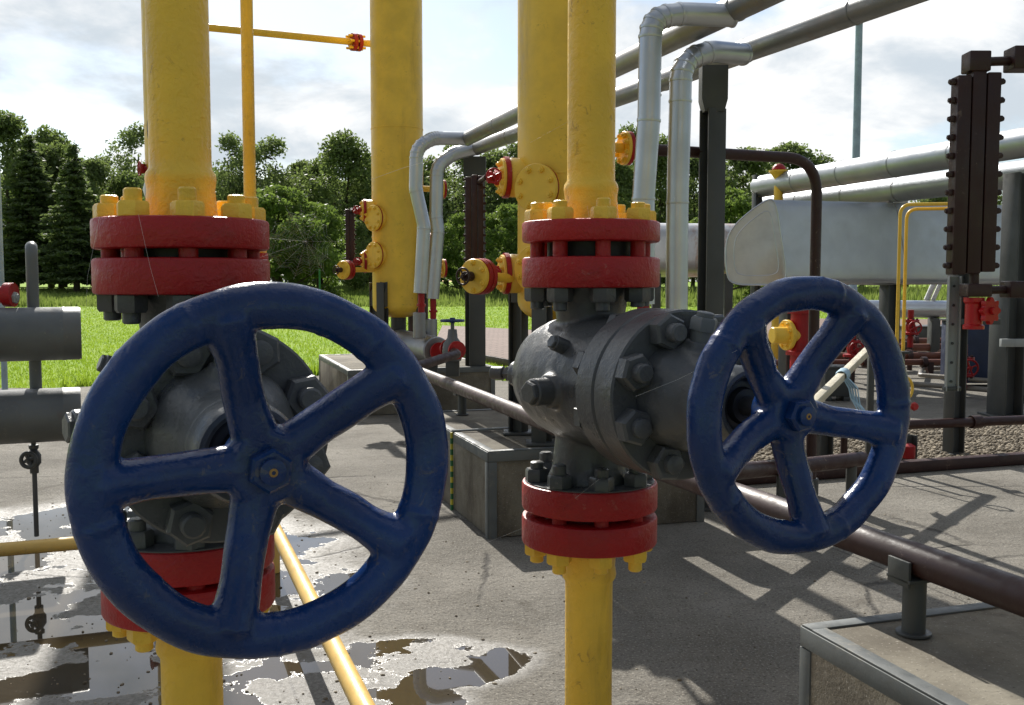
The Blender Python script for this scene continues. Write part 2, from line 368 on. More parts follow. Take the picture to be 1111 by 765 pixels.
def gate_valve(px, Yp, zc, zt, zb, Lw, angs, rot, label, spinb):
    pc = P(px, 430, Yp); pc.z = zc; c = pc
    root = thing('gate_valve', (c.x, c.y, zb[0]), label, 'valve', 'valves with blue handwheels')
    u0, u1 = zt; l1, l0 = zb      # upper valve flange z0..z1 ; lower valve flange bottom..top
    # cast body: barrel along the stem axis, two necks
    mb = MB()
    mb.lathe([(0,-.215),(.05,-.211),(.095,-.190),(.125,-.150),(.140,-.095),(.146,-.02),(.145,.08),(.138,.17),(.134,.235),(0,.235)], c, AX, 64)
    mb.lathe([(0,0),(.075,0),(.075,.13),(.082,u0-c.z-.03),(.098,u0-c.z+.006),(0,u0-c.z+.006)], c, Z, 40)
    mb.lathe([(0,0),(.078,0),(.078,-.13),(.085,l0-c.z+.03),(.100,l0-c.z-.006),(0,l0-c.z-.006)], c, Z, 40)
    # boss for the grease fitting and the side plug
    bk = c - AX*.185; side = -AE
    mb.lathe([(0,0),(.038,0),(.030,.05),(0,.05)], c-AX*.16+side*.07, (-AX+side*.7), 24)
    mb.lathe([(0,0),(.050,0),(.036,.06),(0,.06)], c+AX*.075+side*.10-Z*.012, side+AX*.2, 24)
    body = mb.remesh('body', M['grey'], root, .0052, 5, .0018, 26)
    d1 = (-AX+side*.7).normalized(); p1 = c-AX*.16+side*.07+d1*.045
    MB().lathe([(0,0),(.019,0),(.019,.018),(.013,.020),(.013,.03),(0,.03)], p1, d1, 6).cyl(p1+d1*.028, p1+d1*.062, .0165, 16).build('grease_fitting', M['grey'], root)
    d2 = (side+AX*.2).normalized(); p2 = c+AX*.075+side*.10-Z*.012+d2*.05
    MB().cyl(p2, p2+d2*.05, .030, 20).nut(p2+d2*.045, d2, .026, .016, .2).build('side_plug', M['grey'], root)
    p3 = c+AX*.09-AE*.10+Z*.075
    MB().cyl(p3, p3+(AX*.1-AE+Z*.4).normalized()*.05, .017, 14).nut(p3+(AX*.1-AE+Z*.4).normalized()*.045, AX*.1-AE+Z*.4, .015, .012).build('side_plug', M['grey'], root)
    # body and bonnet flanges on the stem axis
    fr = .168; b = .004
    def plate(t0, t1): return MB().lathe([(0,t0),(fr-b,t0),(fr,t0+b),(fr,t1-b),(fr-b,t1),(0,t1)], c, AX, 72)
    plate(.225, .293).build('body_flange', M['grey'], root)
    MB().lathe([(0,.29),(fr-.012,.29),(fr-.012,.300),(0,.300)], c, AX, 64).build('gasket', M['black'], root)
    plate(.297, .365).build('bonnet_flange', M['grey'], root)
    mb = MB()
    mb.lathe([(0,.34),(.112,.34),(.112,.372),(.106,.40),(.093,.425),(.080,.45),(.074,.475),(.072,.50),(0,.50)], c, AX, 56)
    # oblique packing stud
    ps = c+AX*.405+Z*.080-AE*.0; pd = (Z*1.0+AX*.16+AE*.10).normalized()
    mb.lathe([(0,-.04),(.036,-.04),(.028,.03),(0,.03)], ps, pd, 24)
    bon = mb.remesh('bonnet', M['grey'], root, .005, 5, .0012, 30)
    MB().cyl(ps+pd*.02, ps+pd*.062, .021, 18).nut(ps+pd*.050, pd, .027, .026, .3, .010, .017).build('packing_stud', M['stub'], root)
    MB().lathe([(.071,.48),(.071,.556),(.066,.565),(.059,.565),(.053,.559),(.053,.47)], c, AX, 56).build('yoke_sleeve', M['grey'], root)
    MB().lathe([(0,.515),(.0525,.515),(.0525,.536),(.046,.540),(.034,.540),(.030,.552),(0,.552)], c, AX, 40).build('sleeve_seal', M['grease'], root)
    MB().cyl(c+AX*.47, c+AX*(Lw-.074), .0175, 20).build('stem', M['grease'], root)
    MB().lathe([(.0528,.47),(.0528,.557),(.0515,.557),(.0515,.47)], c, AX, 48).build('bore_shade', M['black'], root)  # added black tube, paints the shade inside the open sleeve
    for k, a in enumerate(ring8(PI/8)):
        q = c + AE*math.cos(a)*.136 + Z*math.sin(a)*.136
        MB().nut(q+AX*.366, AX, .0365, .031, .4*k+spinb, .022, .0185).build('nut', M['grey'], root)
        MB().nut(q+AX*.224, -AX, .0345, .028, .3*k, .012, .0185).build('nut', M['grey'], root)
    # red line flanges of the valve, dark nuts on the valve side
    flange_mb(V((c.x,c.y,0)), u0, u1).build('line_flange', M['red'], root)
    flange_mb(V((c.x,c.y,0)), l1, l0-.004).build('line_flange', M['red'], root)
    MB().lathe([(0,0),(FR-.007,0),(FR-.007,.0045),(0,.0045)], V((c.x,c.y,l0-.006)), Z, 72).build('flange_face', M['grey'], root)
    for k, a in enumerate(ring8(rot)):
        q = V((c.x+math.sin(a)*.122, c.y-math.cos(a)*.122, 0))
        MB().nut(q+Z*(u0-.001), -Z, .029, .030, .7*k, .016, .0155).build('nut', M['grey'], root)
        MB().nut(q+Z*(l0-.001), Z, .028, .028, .5*k, .020, .0155).build('nut', M['grey'], root)
    wheel(root, c+AX*Lw, angs)
    return c
def line_pipe(c, rot, z_face, z_far, z_end, r, up, label):
    """yellow pipe with its red flange, studs and yellow nuts"""
    root = thing('gas_pipe', (c.x, c.y, z_face), label, 'pipe', 'yellow gas pipes bolted to the valves')
    q0 = V((c.x, c.y, 0)); d = Z if up else -Z
    lo, hi = min(z_face, z_far), max(z_face, z_far)
    flange_mb(q0, lo, hi).build('flange', M['red'], root)
    L = abs(z_end-z_far); s = (abs(math.cos(rot)))
    prof = [(0,-.004),(r*1.22,-.004),(r*1.16,.012),(r*1.10,.055),(r*1.13,.066),(r*1.15,.074),(r*1.12,.083),(r*1.01,.092),(r,.11)]
    n = 10
    for i in range(1, n+1): prof.append((r*(1+.004*math.sin(i*2.1)), .11+(L-.11)*i/n))
    prof.append((0, L))
    MB().lathe(prof, q0+Z*z_far, d, 48).build('pipe', M['yellow'], root)
    s_ = -1 if up else 1
    MB().cyl(V((c.x,c.y,z_face-s_*.004)), V((c.x,c.y,z_face+s_*(.034 if up else .013))), .098, 40, .001).build('gasket', M['black'], root)
    for k, a in enumerate(ring8(rot)):
        q = V((c.x+math.sin(a)*.122, c.y-math.cos(a)*.122, z_far-.001*(1 if up else -1)))
        MB().nut(q, d, .0290, .027, .61*k, .019, .0155).build('nut', M['yellow'], root)
        g = z_face
        MB().cyl(V((q.x,q.y,g+(.004 if up else -.004))), V((q.x,q.y,g-(.062 if up else -.045))), .0165, 14, 0).build('stud', M['red'], root)
    return root
# left set
YL, YR = 1.86, 2.30
cL = gate_valve(201.5, YL, 1.317, (zy(319,YL), zy(281,YL)), (zy(612,YL), zy(575,YL)), .70, (105,35,-33,-105,180), R(18),
   'large valve in front on the left, its blue handwheel facing the viewer squarely', .1)
line_pipe(cL, R(18+22.5-18+0)-R(0), zy(271.5,YL), zy(239,YL), 4.4, .0545, True, 'thick yellow gas pipe rising from the left valve to the top of the picture')
line_pipe(cL, R(22.5), zy(618,YL), zy(657,YL), .0, .0555, False, 'thick yellow gas pipe going down from the left valve into wet concrete')
cR = gate_valve(640, YR, 1.327, (zy(312,YR), zy(279.5,YR)), (zy(550,YR), zy(519,YR)), .70, (60,-11,-84,-156,130), R(8),
   'middle valve, its grey body seen from the side and blue handwheel turned to the right', .0)
line_pipe(cR, R(8), zy(263.5,YR), zy(241,YR), 4.4, .0535, True, 'thick yellow gas pipe rising from the middle valve, in front of a yellow vessel')
line_pipe(cR, R(8), zy(557,YR), zy(587,YR), .0, .0545, False, 'thick yellow gas pipe going down from the middle valve to dry concrete')

# ------------------------------------------------------------------ small shared makers
def disc_flange(parent, o, d, r, t, mat, bolts=8, br=None, brim=None, mb_only=False, name='blind_flange', boltmat=None):
    """flange plate with a ring of hex bolts facing d"""
    d = V(d).normalized(); x, y, _ = frame(d); br = br or r*.1
    f = MB().lathe([(0,0),(r*.97,0),(r,t*.15),(r,t*.85),(r*.97,t),(0,t)], o, d, 40).build(name, mat, parent)
    for k in range(bolts):
        a = TAU*(k+.5)/bolts; q = V(o)+d*(t-.002)+(x*math.cos(a)+y*math.sin(a))*r*.78
        MB().nut(q, d, br, br*.9, .5*k, br*.5, br*.5).build('bolt', boltmat or mat, f)
    return f
def hand_wheel(parent, c, ax, r, mat, spokes=4, tr=None):
    tr = tr or r*.11; x, y, a = frame(ax); c = V(c); mb = MB()
    mb.lathe([(r-tr+math.cos(TAU*i/10)*tr, math.sin(TAU*i/10)*tr) for i in range(10)], c, a, 40, closed=True)
    for k in range(spokes):
        q = x*math.cos(TAU*k/spokes+.4)+y*math.sin(TAU*k/spokes+.4); mb.tube([c, c+q*(r-tr)], tr*.8, 8)
    mb.cyl(c-a*tr*1.6, c+a*tr*2.2, r*.22, 12)
    return mb.build('handwheel', mat, parent)

# ------------------------------------------------------------------ yellow vessels behind the valves
VR = .302
def vessel(px, Y, y_bot, top, label, man, plinth_z=.53, r=VR, legs=True, mat=None):
    c = P(px, 300, Y); c.z = 0; zb = zy(y_bot, Y); dz = r*.5
    root = thing('gas_separator', (c.x, c.y, plinth_z), label, 'tank', 'tall yellow vessels')
    prof = [(0, zb)]+[(r*math.sin(PI/2*i/8), zb+dz*(1-math.cos(PI/2*i/8))) for i in range(1, 9)]
    zt = top; prof += [(r, zt)]+[(r*math.cos(PI/2*i/8), zt+dz*math.sin(PI/2*i/8)) for i in range(1, 8)]+[(0, zt+dz)]
    MB().lathe(prof, c, Z, 64).build('shell', M['yellow_far'], root)
    for zs in (zb+.95, zb+2.2):
        MB().lathe([(r-.01,zs-.006),(r+.0035,zs-.006),(r+.005,zs),(r+.0035,zs+.006),(r-.01,zs+.006)], c, Z, 64).build('weld_seam', M['yellow_far'], root)
    if legs:
        for a in (45,135,225,315):
            d = A*math.cos(R(a))+B*math.sin(R(a)); q = c+d*(r+.03)
            mb = MB(); mb.hbeam(q+Z*plinth_z, q+Z*(zb+.42), .10, .10, d, .012)
            mb.prism([(0,0),(.12,0),(.12,.16),(.05,.30),(0,.30)], q+Z*(zb+.14)-d*.09-d.cross(Z)*.05, d, Z, d.cross(Z)*.10)
            mb.build('leg', M['post'], root)
            MB().box(q+Z*(plinth_z+.008), (.2,.2,.016), bevel=.003).build('base_plate', M['post'], root)
        MB().cyl(c+Z*plinth_z, c+Z*(zb+.03), .09, 24).build('drain_skirt', M['post'], root)
    return root, c
def manway(root, c, r, ang, z, mr):
    d = V((math.sin(ang), -math.cos(ang), 0)); o = c+d*(r-.07)+Z*z
    MB().cyl(o, o+d*.10, mr*.86, 40).build('manway_neck', M['yellow_far'], root)
    MB().lathe([(0,.098),(mr*.99,.098),(mr,.10),(mr,.111),(0,.111)], o, d, 48).build('flange_joint', M['red'], root)
    disc_flange(root, o+d*.111, d, mr, .03, M['yellow_far'], 8, mr*.13, name='manway_cover')
def gauge_nozzle(root, c, r, z, d, gauge_end=None):
    """capped nozzle with red flange and a small red gauge valve"""
    d = V(d).normalized(); o = c+d*(r-.03)+Z*z
    MB().lathe([(0,0),(.125,0),(.125,.09),(.118,.10),(0,.10)], o, d, 36).build('nozzle', M['yellow_far'], root)
    f = MB().lathe([(0,.10),(.132,.10),(.132,.128),(0,.128)], o, d, 40).build('nozzle_flange', M['red'], root)
    disc_flange(root, o+d*.128, d, .12, .02, M['yellow_far'], 8, .018, name='cover')
    MB().cyl(o+d*.14, o+d*.24, .03, 14).nut(o+d*.16, d, .05, .03).nut(o+d*.21, d, .042, .025).build('gauge_valve', M['red'], root)
    hand_wheel(root, o+d*.19+V((0,-.10,.0)), (0,-1,0), .05, M['red'])
    MB().cyl(o+d*.19, o+d*.19+V((0,-.1,0)), .010, 10).build('valve_stem', M['red'], root)
    return o+d*.24
def level_gauge(px, Y, y0, y1, w, label, cols=3, sub=None):
    c = P(px, (y0+y1)/2, Y); z1, z0 = P(px, y0, Y).z, P(px, y1, Y).z
    root = thing('level_gauge', (c.x, c.y, z0), label, 'gauge', 'brown level gauges')
    sw = w/cols
    for k in range(cols):
        cx = c.x+(k-(cols-1)/2)*sw; dz = (-.008 if k == 0 else 0)
        MB().box((cx, c.y, (z0+z1)/2+dz), (sw*.93, .05, z1-z0-(.01 if k != 1 else 0)), bevel=.004).build('glass_strip', M['maroon'], root)
    n = 11 if cols == 3 else 12
    for s in (-1, 1):
        for k in range(n):
            zz = z0+(z1-z0)*(k+.45)/n
            MB().box((c.x+s*(w*.48+.006), c.y-.004, zz), (.016,.020,.017), bevel=.003).nut(V((c.x+s*(w*.48+.012), c.y-.004, zz)), V((s,0,0)), .007, .007, .4+k).build('bolt', M['maroon'], root)
    return root, c, z0, z1
v1, c1 = vessel(612, 6.6, 352, 5.2, 'tall yellow vessel directly behind the middle yellow pipe, round bolted cover on its front', None)
v2, c2 = vessel(432, 12.0, 345, 6.5, 'tall yellow vessel with domed bottom and two round bolted covers, left of the silver risers', None)
v3, c3 = vessel(196.5, 11.5, 352, 6.5, 'tall yellow vessel almost wholly hidden behind the left thick yellow pipe', None, r=.355)
manway(v1, c1, VR, R(-32), zy(205, 6.35), .15)
manway(v1, c1, VR, R(-32), zy(292, 6.35), .15)
manway(v2, c2, VR, R(-45), zy(237, 11.8), .15)
manway(v2, c2, VR, R(-45), zy(277, 11.8), .15)
dl = -B
ends = []
for root, c, Y, ys in ((v1, c1, 6.6, (194, 297)), (v2, c2, 12.0, (229, 284))):
    for y in ys: ends.append(gauge_nozzle(root, c, VR, zy(y, Y), -B*.96+A*.1))
# right-hand nozzles of vessels
def tee_nozzle(root, c, r, z, d, mr=.13, L=.33, cover=True):
    d = V(d).normalized(); o = c+d*(r-.03)+Z*z
    MB().cyl(o, o+d*L, .034, 20).build('nozzle', M['yellow_far'], root)
    disc_flange(root, o+d*(L+.024), -d, mr, .024, M['yellow_far'], 8, .02, name='nozzle_flange')
    MB().lathe([(0,L+.024),(mr*.99,L+.024),(mr,L+.03),(mr,L+.05),(0,L+.05)], o, d, 36).build('flange_joint', M['red'], root)
    return o+d*(L+.05)
e1 = tee_nozzle(v1, c1, VR, zy(158, 6.6), B, .11, .135)
gauge_nozzle(v2, c2, VR, zy(265, 12), B*.9-A*.3)
tee_nozzle(v2, c2, VR, zy(204, 12), B, .11, .25)
tee_nozzle(v2, c2, VR, zy(291, 12), B, .11, .25)
# blind side taps: yellow flange pairs held out on thin yellow pipes
def side_tap(px, y, Y, to, r, label, face):
    o = P(px, y, Y); f = V(face).normalized()
    root = thing('sampling_tap', o, label, 'pipe fitting', 'yellow and red flanged taps')
    MB().tube([o-f*.03, V(to)], .03, 14).build('tap_pipe', M['yellow_far'], root)
    for k, m in ((0,'red'), (1,'red')):
        MB().lathe([(0,0),(r,0),(r,.034),(0,.034)], o-f*(.01-.042*k), f, 36).build('flange', M[m], root)
    disc_flange(root, o+f*.067, f, r*.97, .03, M['yellow_far'], 6, r*.16, name='cover')
    q = o+f*.11
    MB().cyl(q, q+f*.07, .03, 12).build('bleed_valve', M['maroon'], root)
    hand_wheel(root, q+f*.08, f, .055, M['maroon'])
    return root
side_tap(524, 300, 6.25, c1+V((-.27,-.10,zy(303,6.5))), .11, 'yellow flanged tap with two red rims and bolts, just right of the far silver risers', -B*.8-A*.55)
side_tap(378, 293, 11.7, c2+V((-.26,-.05,zy(292,12))), .11, 'small yellow flanged tap with red rims held out left of the vessel with two covers', -B*.8-A*.55)
# level gauges
ga, gc, gz0, gz1 = level_gauge(515, 6.85, 190, 285, .122, 'brown level gauge behind the spider web, left of the middle yellow vessel')
MB().tube([V((gc.x+.03,gc.y,gz1-.01)), V((gc.x+.03,gc.y,zy(194,6.6))), ends[0]], .018, 12).build('top_connection', M['maroon'], ga)
MB().tube([V((gc.x+.02,gc.y,gz0+.01)), V((gc.x+.02,gc.y,zy(297,6.6))), ends[1]], .018, 12).build('bottom_connection', M['maroon'], ga)
gb, gc2, hz0, hz1 = level_gauge(380, 12.0, 226, 288, .105, 'small brown level gauge beside the vessel with two round covers', cols=2)
MB().tube([V((gc2.x,gc2.y,hz1-.01)), V((gc2.x,gc2.y,zy(229,12))), ends[2]], .018, 12).build('top_connection', M['maroon'], gb)
MB().tube([V((gc2.x,gc2.y,hz0+.01)), V((gc2.x,gc2.y,zy(284,12))), ends[3]], .018, 12).build('bottom_connection', M['maroon'], gb)
YG = 2.9
gr, g3, rz0, rz1 = level_gauge(1056, YG, 78, 297, .125, 'large dark brown level gauge with bolt rows, upper right of the picture')
def gb_(px0, px1, py0, py1, dep, mat, name, parent, Y=YG, bev=.004):
    a, b = P(px0, py1, Y), P(px1, py0, Y); c = (a+b)/2
    return MB().box((c.x, Y, c.z), (abs(b.x-a.x), dep, abs(b.z-a.z)), bevel=bev).build(name, mat, parent)
gb_(1047,1071,57,79,.06,M['maroon'],'top_block',gr); gb_(1094,1150,52,77,.07,M['maroon'],'top_union',gr)
MB().cyl(P(1069,67,YG), P(1100,66,YG), .013, 16).build('top_connection', M['maroon'], gr)
gb_(1045,1072,308,322,.06,M['maroon'],'bottom_block',gr); gb_(1090,1150,305,323,.07,M['maroon'],'bottom_union',gr)
MB().cyl(P(1070,315,YG), P(1100,314,YG), .012, 16).build('bottom_connection', M['maroon'], gr)
MB().cyl(P(1057,290,YG), P(1057,312,YG), .013, 16).build('bottom_nipple', M['maroon'], gr)
MB().cyl(P(1140,66,YG), P(1320,66,YG), .05, 20).build('standpipe_arm', M['maroon'], gr)
MB().cyl(P(1140,314,YG), P(1320,314,YG), .05, 20).build('standpipe_arm', M['maroon'], gr)
MB().cyl(V((P(1320,300,YG).x,YG,0)), V((P(1320,300,YG).x,YG,3.2)), .12, 32).build('standpipe', M['yellow'], gr)
dv = thing('drain_valve', P(1058,356,YG), 'bright red drain valve with a lobed knob under the large level gauge', 'valve')
a = P(1056,322,YG); b = P(1056,357,YG)
MB().lathe([(0,0),(.029,0),(.029,.010),(.024,.014),(.024,.072),(.029,.078),(.029,.090),(0,.090)], b, Z, 24).build('body', M['red_bright'], dv)
kx = P(1068,337,YG)
mb = MB().cyl(P(1056,338,YG), kx+V((.01,-.012,0)), .009, 12)
n = 40; out = [((.034+.005*math.cos(8*TAU*i/n))*math.cos(TAU*i/n), (.034+.005*math.cos(8*TAU*i/n))*math.sin(TAU*i/n)) for i in range(n)]
kd = V((.45,-.85,0)).normalized(); mb.prism(out, kx-V((0,.02,0)), kd.cross(Z), Z, kd*.014); mb.cyl(kx-V((0,.02,0)), kx-V((0,.02,0))+kd*.024, .011, 14)
mb.build('knob', M['red_bright'], dv)
ch = thing('gauge_scale', P(1031,425,2.98), 'pale grey slotted channel hanging vertically beside the red drain valve', 'channel')
a, b = P(1031,424,2.98), P(1035,300,2.98)
mb = MB(); mb.box((a+b)/2, (.036,.004,(b-a).length), bevel=.001)
for s in (-1,1): mb.box((a+b)/2+V((s*.017,-.008,0)), (.003,.014,(b-a).length), bevel=.0008)
mb.build('channel', M['postlight'], ch)
MB().box(a+V((.004,.0,.006)), (.05,.02,.012), bevel=.002).build('end_bracket', M['post'], ch)
for k in range(6): MB().cyl(a+(b-a)*((k+.5)/6)+V((0,-.001,0)), a+(b-a)*((k+.5)/6)+V((0,-.006,0)), .004, 8).build('screw', M['post'], ch)

# ------------------------------------------------------------------ silver insulated pipes
def seam_tube(path, r, name, mat, parent, seams=(), seg=28):
    o = MB().tube(path, r, seg).build(name, mat, parent, 30)
    return o
def cladding(parent, pts, r, rad, mat, step=.55, name='cladding'):
    """insulated pipe: straight runs and segmented elbows with raised joint bands"""
    pts = [V(p) for p in pts]; path = fillet(pts, rad, 4)
    o = MB().tube(path, r, 28).build(name, mat, parent, 20)
    for a, b in zip(path, path[1:]):
        L = (b-a).length; d = (b-a).normalized(); n = max(1, int(L/step))
        for k in range(n):
            if L < .02: continue
            MB().lathe([(r-.004,-.009),(r+.0035,-.009),(r+.0045,0),(r+.002,.009),(r-.004,.009)], a+(b-a)*(k/n), d, 28).build('joint_band', mat, o)
    return o
OA, OB = V((1.28,5.88,3.1)), V((1.58,6.96,3.1))
FA, FB = P(507,151,11.2), P(517,162,12.0); FA.z = FB.z = 3.1
def ext(a, b, t): return a+(b-a)*t
op1 = thing('overhead_pipe', FA, 'upper of two silver insulated pipes running overhead toward the top edge', 'pipe', 'silver overhead pipes')
cladding(op1, [FA, OA, ext(FA, OA, 2.6)], .075, .1, M['alu_dull'], 1.0)
op2 = thing('overhead_pipe', FB, 'lower of two silver insulated pipes running overhead toward the top edge', 'pipe', 'silver overhead pipes')
cladding(op2, [FB, OB, ext(FB, OB, 2.6)], .078, .1, M['alu_dull'], 1.0)
def riser(pts, r, rad, label, red=None):
    root = thing('insulated_riser', pts[-1], label, 'pipe', 'silver insulated risers')
    cladding(root, pts, r, rad, M['alu'], .62)
    return root
Y1, Y2 = 5.78, 6.3
r1 = riser([P(795,17,5.92), P(740,15,5.85), P(706,20,Y1), P(704,130,Y1), P(698,215,Y1), P(698,330,Y1)], .064, .17, 'silver insulated riser bending down beside the middle yellow pipe, left of its twin')
r2 = riser([P(806,59,6.62), P(772,56,6.4), P(739,66,Y2), P(738,110,Y2), P(735,220,Y2), P(734,345,Y2)], .068, .17, 'silver insulated riser bending down in front of the dark post, right of its twin')
r3 = riser([FA, P(470,150,11.0), P(452,160,10.9), P(451,205,10.9), P(460,245,10.9), P(456,318,10.9)], .072, .22, 'crooked silver riser overlapping the right edge of the vessel with two covers')
r4 = riser([FB, P(492,167,11.9), P(474,180,11.8), P(473,235,11.8), P(475,250,11.8), P(469,324,11.8)], .078, .22, 'crooked silver riser just left of the far dark post and brown gauge')
for root, px, Y, ya, yb in ((r3, 457, 10.9, 316, 345), (r4, 470, 11.8, 322, 352)):
    a, b = P(px, ya, Y), P(px, yb, Y)
    MB().cyl(a, b, .036, 16).nut((a+b)/2-Z*.02, Z, .05, .03).build('bare_pipe', M['red'], root)
    MB().cyl(P(px-2, yb-6, Y), P(px-2, yb+22, Y), .068, 24).build('lower_sleeve', M['alu_dull'], root)
for root, px, Y, ya, yb in ((r1, 698, Y1, 328, 380), (r2, 734, Y2, 343, 400)):
    MB().cyl(P(px, ya, Y), P(px, yb, Y), .036, 16).build('bare_pipe', M['red'], root)
nd_ = thing('silver_drum', V((.88,6.75,.53)), 'silver cylinder on the middle concrete plinth, almost hidden behind the middle valve', 'tank')
q_ = V((.88,6.75,.86)); MB().cyl(q_-A*.45, q_+A*.5, .15, 32, .012).build('shell', M['alu_dull'], nd_)
for s_ in (-.3,.35): MB().box(q_+A*s_-Z*.235, (.24,.08,.18), (B,A,Z), bevel=.004).build('saddle', M['post'], nd_)
# horizontal silver drum with red flanges + valve on the far plinth
dr = thing('silver_drum', P(460,392,11.3), 'small silver cylinder lying on the far concrete block under the crooked risers', 'tank')
da, db = P(432,371,12.0), P(474,381,10.9)
dd = (db-da).normalized()
MB().cyl(da, db, .155, 40, .012).build('shell', M['alu_dull'], dr)
MB().lathe([(0,0),(.17,0),(.17,.035),(0,.035)], da-dd*.06, dd, 36).lathe([(0,0),(.12,0),(.12,.09),(0,.09)], da-dd*.08, dd, 30).build('end_flange', M['red'], dr)
MB().lathe([(0,0),(.10,0),(.10,.03),(0,.03)], db+dd*.05, dd, 32).cyl(db, db+dd*.07, .05, 18).build('end_flange', M['red'], dr)
for q in (da+dd*.3, db-dd*.3): MB().box(q-Z*.23, (.24,.08,.20), bevel=.004).build('saddle', M['post'], dr)
bv = thing('plinth_valve', P(490,392,10.6), 'small grey valve with flat blue handwheel at the end of the silver drum', 'valve')
vc = P(491,379,10.6)
MB().lathe([(0,-.13),(.09,-.12),(.11,-.03),(.10,.06),(.055,.12),(.045,.21),(0,.21)], vc, Z, 28).cyl(vc+Z*.2, vc+Z*.30, .02, 12).build('body', M['stub'], bv)
hand_wheel(bv, vc+Z*.30, Z, .13, M['blue'], 4, .014)
for s, q in ((-1, vc-dd*.13), (1, vc+dd*.10)): MB().lathe([(0,0),(.095,0),(.095,.03),(0,.03)], q, dd, 30).build('flange', M['red'], bv)
MB().box(vc-Z*.2, (.14,.14,.16), bevel=.004).build('foot', M['post'], bv)

# ------------------------------------------------------------------ pipe rack posts
def rack_post(px, Y, base_h, ztop, w, label, arm=None):
    c = P(px, 300, Y); root = thing('rack_post', (c.x,c.y,base_h), label, 'post', 'dark pipe rack posts')
    mb = MB(); mb.hbeam(V((c.x,c.y,base_h)), V((c.x,c.y,ztop-.28)), w, w, A, .012); mb.build('column', M['post'], root)
    MB().prism([(-w*.5,-.30),(w*.5,-.30),(w*.66,-.22),(w*.66,0),(-w*.66,0),(-w*.66,-.22)], V((c.x,c.y-w*.5,ztop)), V((1,0,0)), Z, V((0,w,0))).build('head', M['post'], root)
    MB().box((c.x,c.y,base_h+.01), (w*1.8,w*1.8,.02), bevel=.003).build('base_plate', M['post'], root)
    if False:
        a, b = V(arm[0]), V(arm[1]); MB().hbeam(a, b, .10, .10, Z, .01).build('cross_arm', M['post'], root)
    return root
rack_post(771, 6.85, 0, 2.97, .13, 'dark grey steel post with a widened head carrying the silver overhead pipes', (V((1.33,6.86,2.985)), V((1.72,6.95,2.985))))
rack_post(515.5, 12.2, 0, 3.02, .20, 'far dark post holding the end of the overhead pipes, behind the brown gauge', (V((-.62,12.1,2.98)), V((-.3,12.25,2.98))))

# ------------------------------------------------------------------ concrete plinths and brown pipe
def plinth(fc, back_len, width, h, label, front=True):
    """fc = near left corner on the ground; runs back along A and right along B"""
    root = thing('concrete_plinth', fc, label, 'plinth', 'concrete plinths with steel edges')
    e = .012
    o = fc+A*back_len/2+B*width/2
    MB().box(V((o.x,o.y,h/2)), (width-e, back_len-e, h-.006), (B, A, Z), .008).build('block', M['block'], root)
    ew = .05
    k = [fc, fc+B*width, fc+B*width+A*back_len, fc+A*back_len]
    mb = MB()
    for i in range(4):
        p, q = k[i], k[(i+1)%4]; d = (q-p).normalized(); inn = Z.cross(d)
        s = 0 if i % 2 == 0 else ew*.5
        mb.beam(p+Z*(h)+inn*ew*.5+d*s*2, q+Z*(h)+inn*ew*.5-d*s*2, ew, .006, Z, .0015)
        mb.beam(p+Z*(h-.032)-inn*.003+d*s*.05, q+Z*(h-.032)-inn*.003-d*s*.05, .006, .058, Z, .0015)
    mb.build('edge_frame', M['steeledge'], root)
    for i in range(4):
        p = k[i]; d1 = (k[(i+1)%4]-p).normalized(); d0 = (k[i-1]-p).normalized()
        mb = MB()
        for da_, dn in ((d1, d0), (d0, d1)):
            mb.beam(p+da_*.026-dn*.003, p+da_*.026-dn*.003+Z*(h-.064), .052, .006, dn, .001)
        mb.build('corner_angle', M['steeledge'], root)
    # dark joint strips on the left face
    return root
h_p = .53
pc = G(530, 585, 0)
plinth(pc, 1.95, 1.45, h_p, 'concrete plinth with steel edges in the middle, an earthing cable down its left side')
pf = G(378, 402, h_p); pf.z = 0
plinth(pf, 2.6, 1.75, h_p, 'farthest concrete plinth, under the silver drum by the lawn')
pn = G(870, 678, h_p); pn.z = 0; pn2 = pn-A*1.95
plinth(pn2, 1.95, 1.45, h_p, 'nearest concrete plinth with gritty top, cut by the lower right picture edge')
bp = thing('brown_pipe', G(800, 560, .0), 'long dark brown pipe sloping from the silver drum to the lower right corner', 'pipe')
zp = .75
pA = P(449, 397, 11.0); pA.z = .76
pB = G(1000, 609, zp); pM = G(700, 503, zp)
dirp = (pB-pM).normalized(); 
p_far = G(447, 396, zp)
pE = V((vc.x+.10, vc.y-.14, zp))
path = fillet([vc+V((.02,-.12,-.02)), vc+V((.06,-.30,-.03)), V((p_far.x+.10,p_far.y+.0,zp)), V((p_far.x-.02,p_far.y-.25,zp)), pM, pB, pB+(pB-pM).normalized()*3.2], .12, 6)
MB().tube(path, .048, 20).build('pipe', M['maroon'], bp)
def stub(c, z0, label_part):
    mb = MB(); mb.cyl(V((c.x,c.y,z0)), V((c.x,c.y,zp-.055)), .033, 20).box(V((c.x,c.y,zp-.052)), (.12,.10,.010), (B,A,Z), .002)
    mb.box(V((c.x,c.y,zp-.032))-B*.055, (.010,.09,.075), (B,A,Z), .002)
    mb.cyl(V((c.x,c.y,z0)), V((c.x,c.y,z0+.008)), .05, 20)
    mb.build('support', M['post'], bp)
q = G(988, 688, h_p); t = (q-pM).dot(dirp); q = pM+dirp*t; stub(q, h_p, '')
q = G(502, 450, h_p); dm = (pM-p_far).normalized(); q = p_far+dm*((q-p_far).dot(dm)); stub(q, h_p, '')
stub(pB+dirp*1.6, h_p, '')
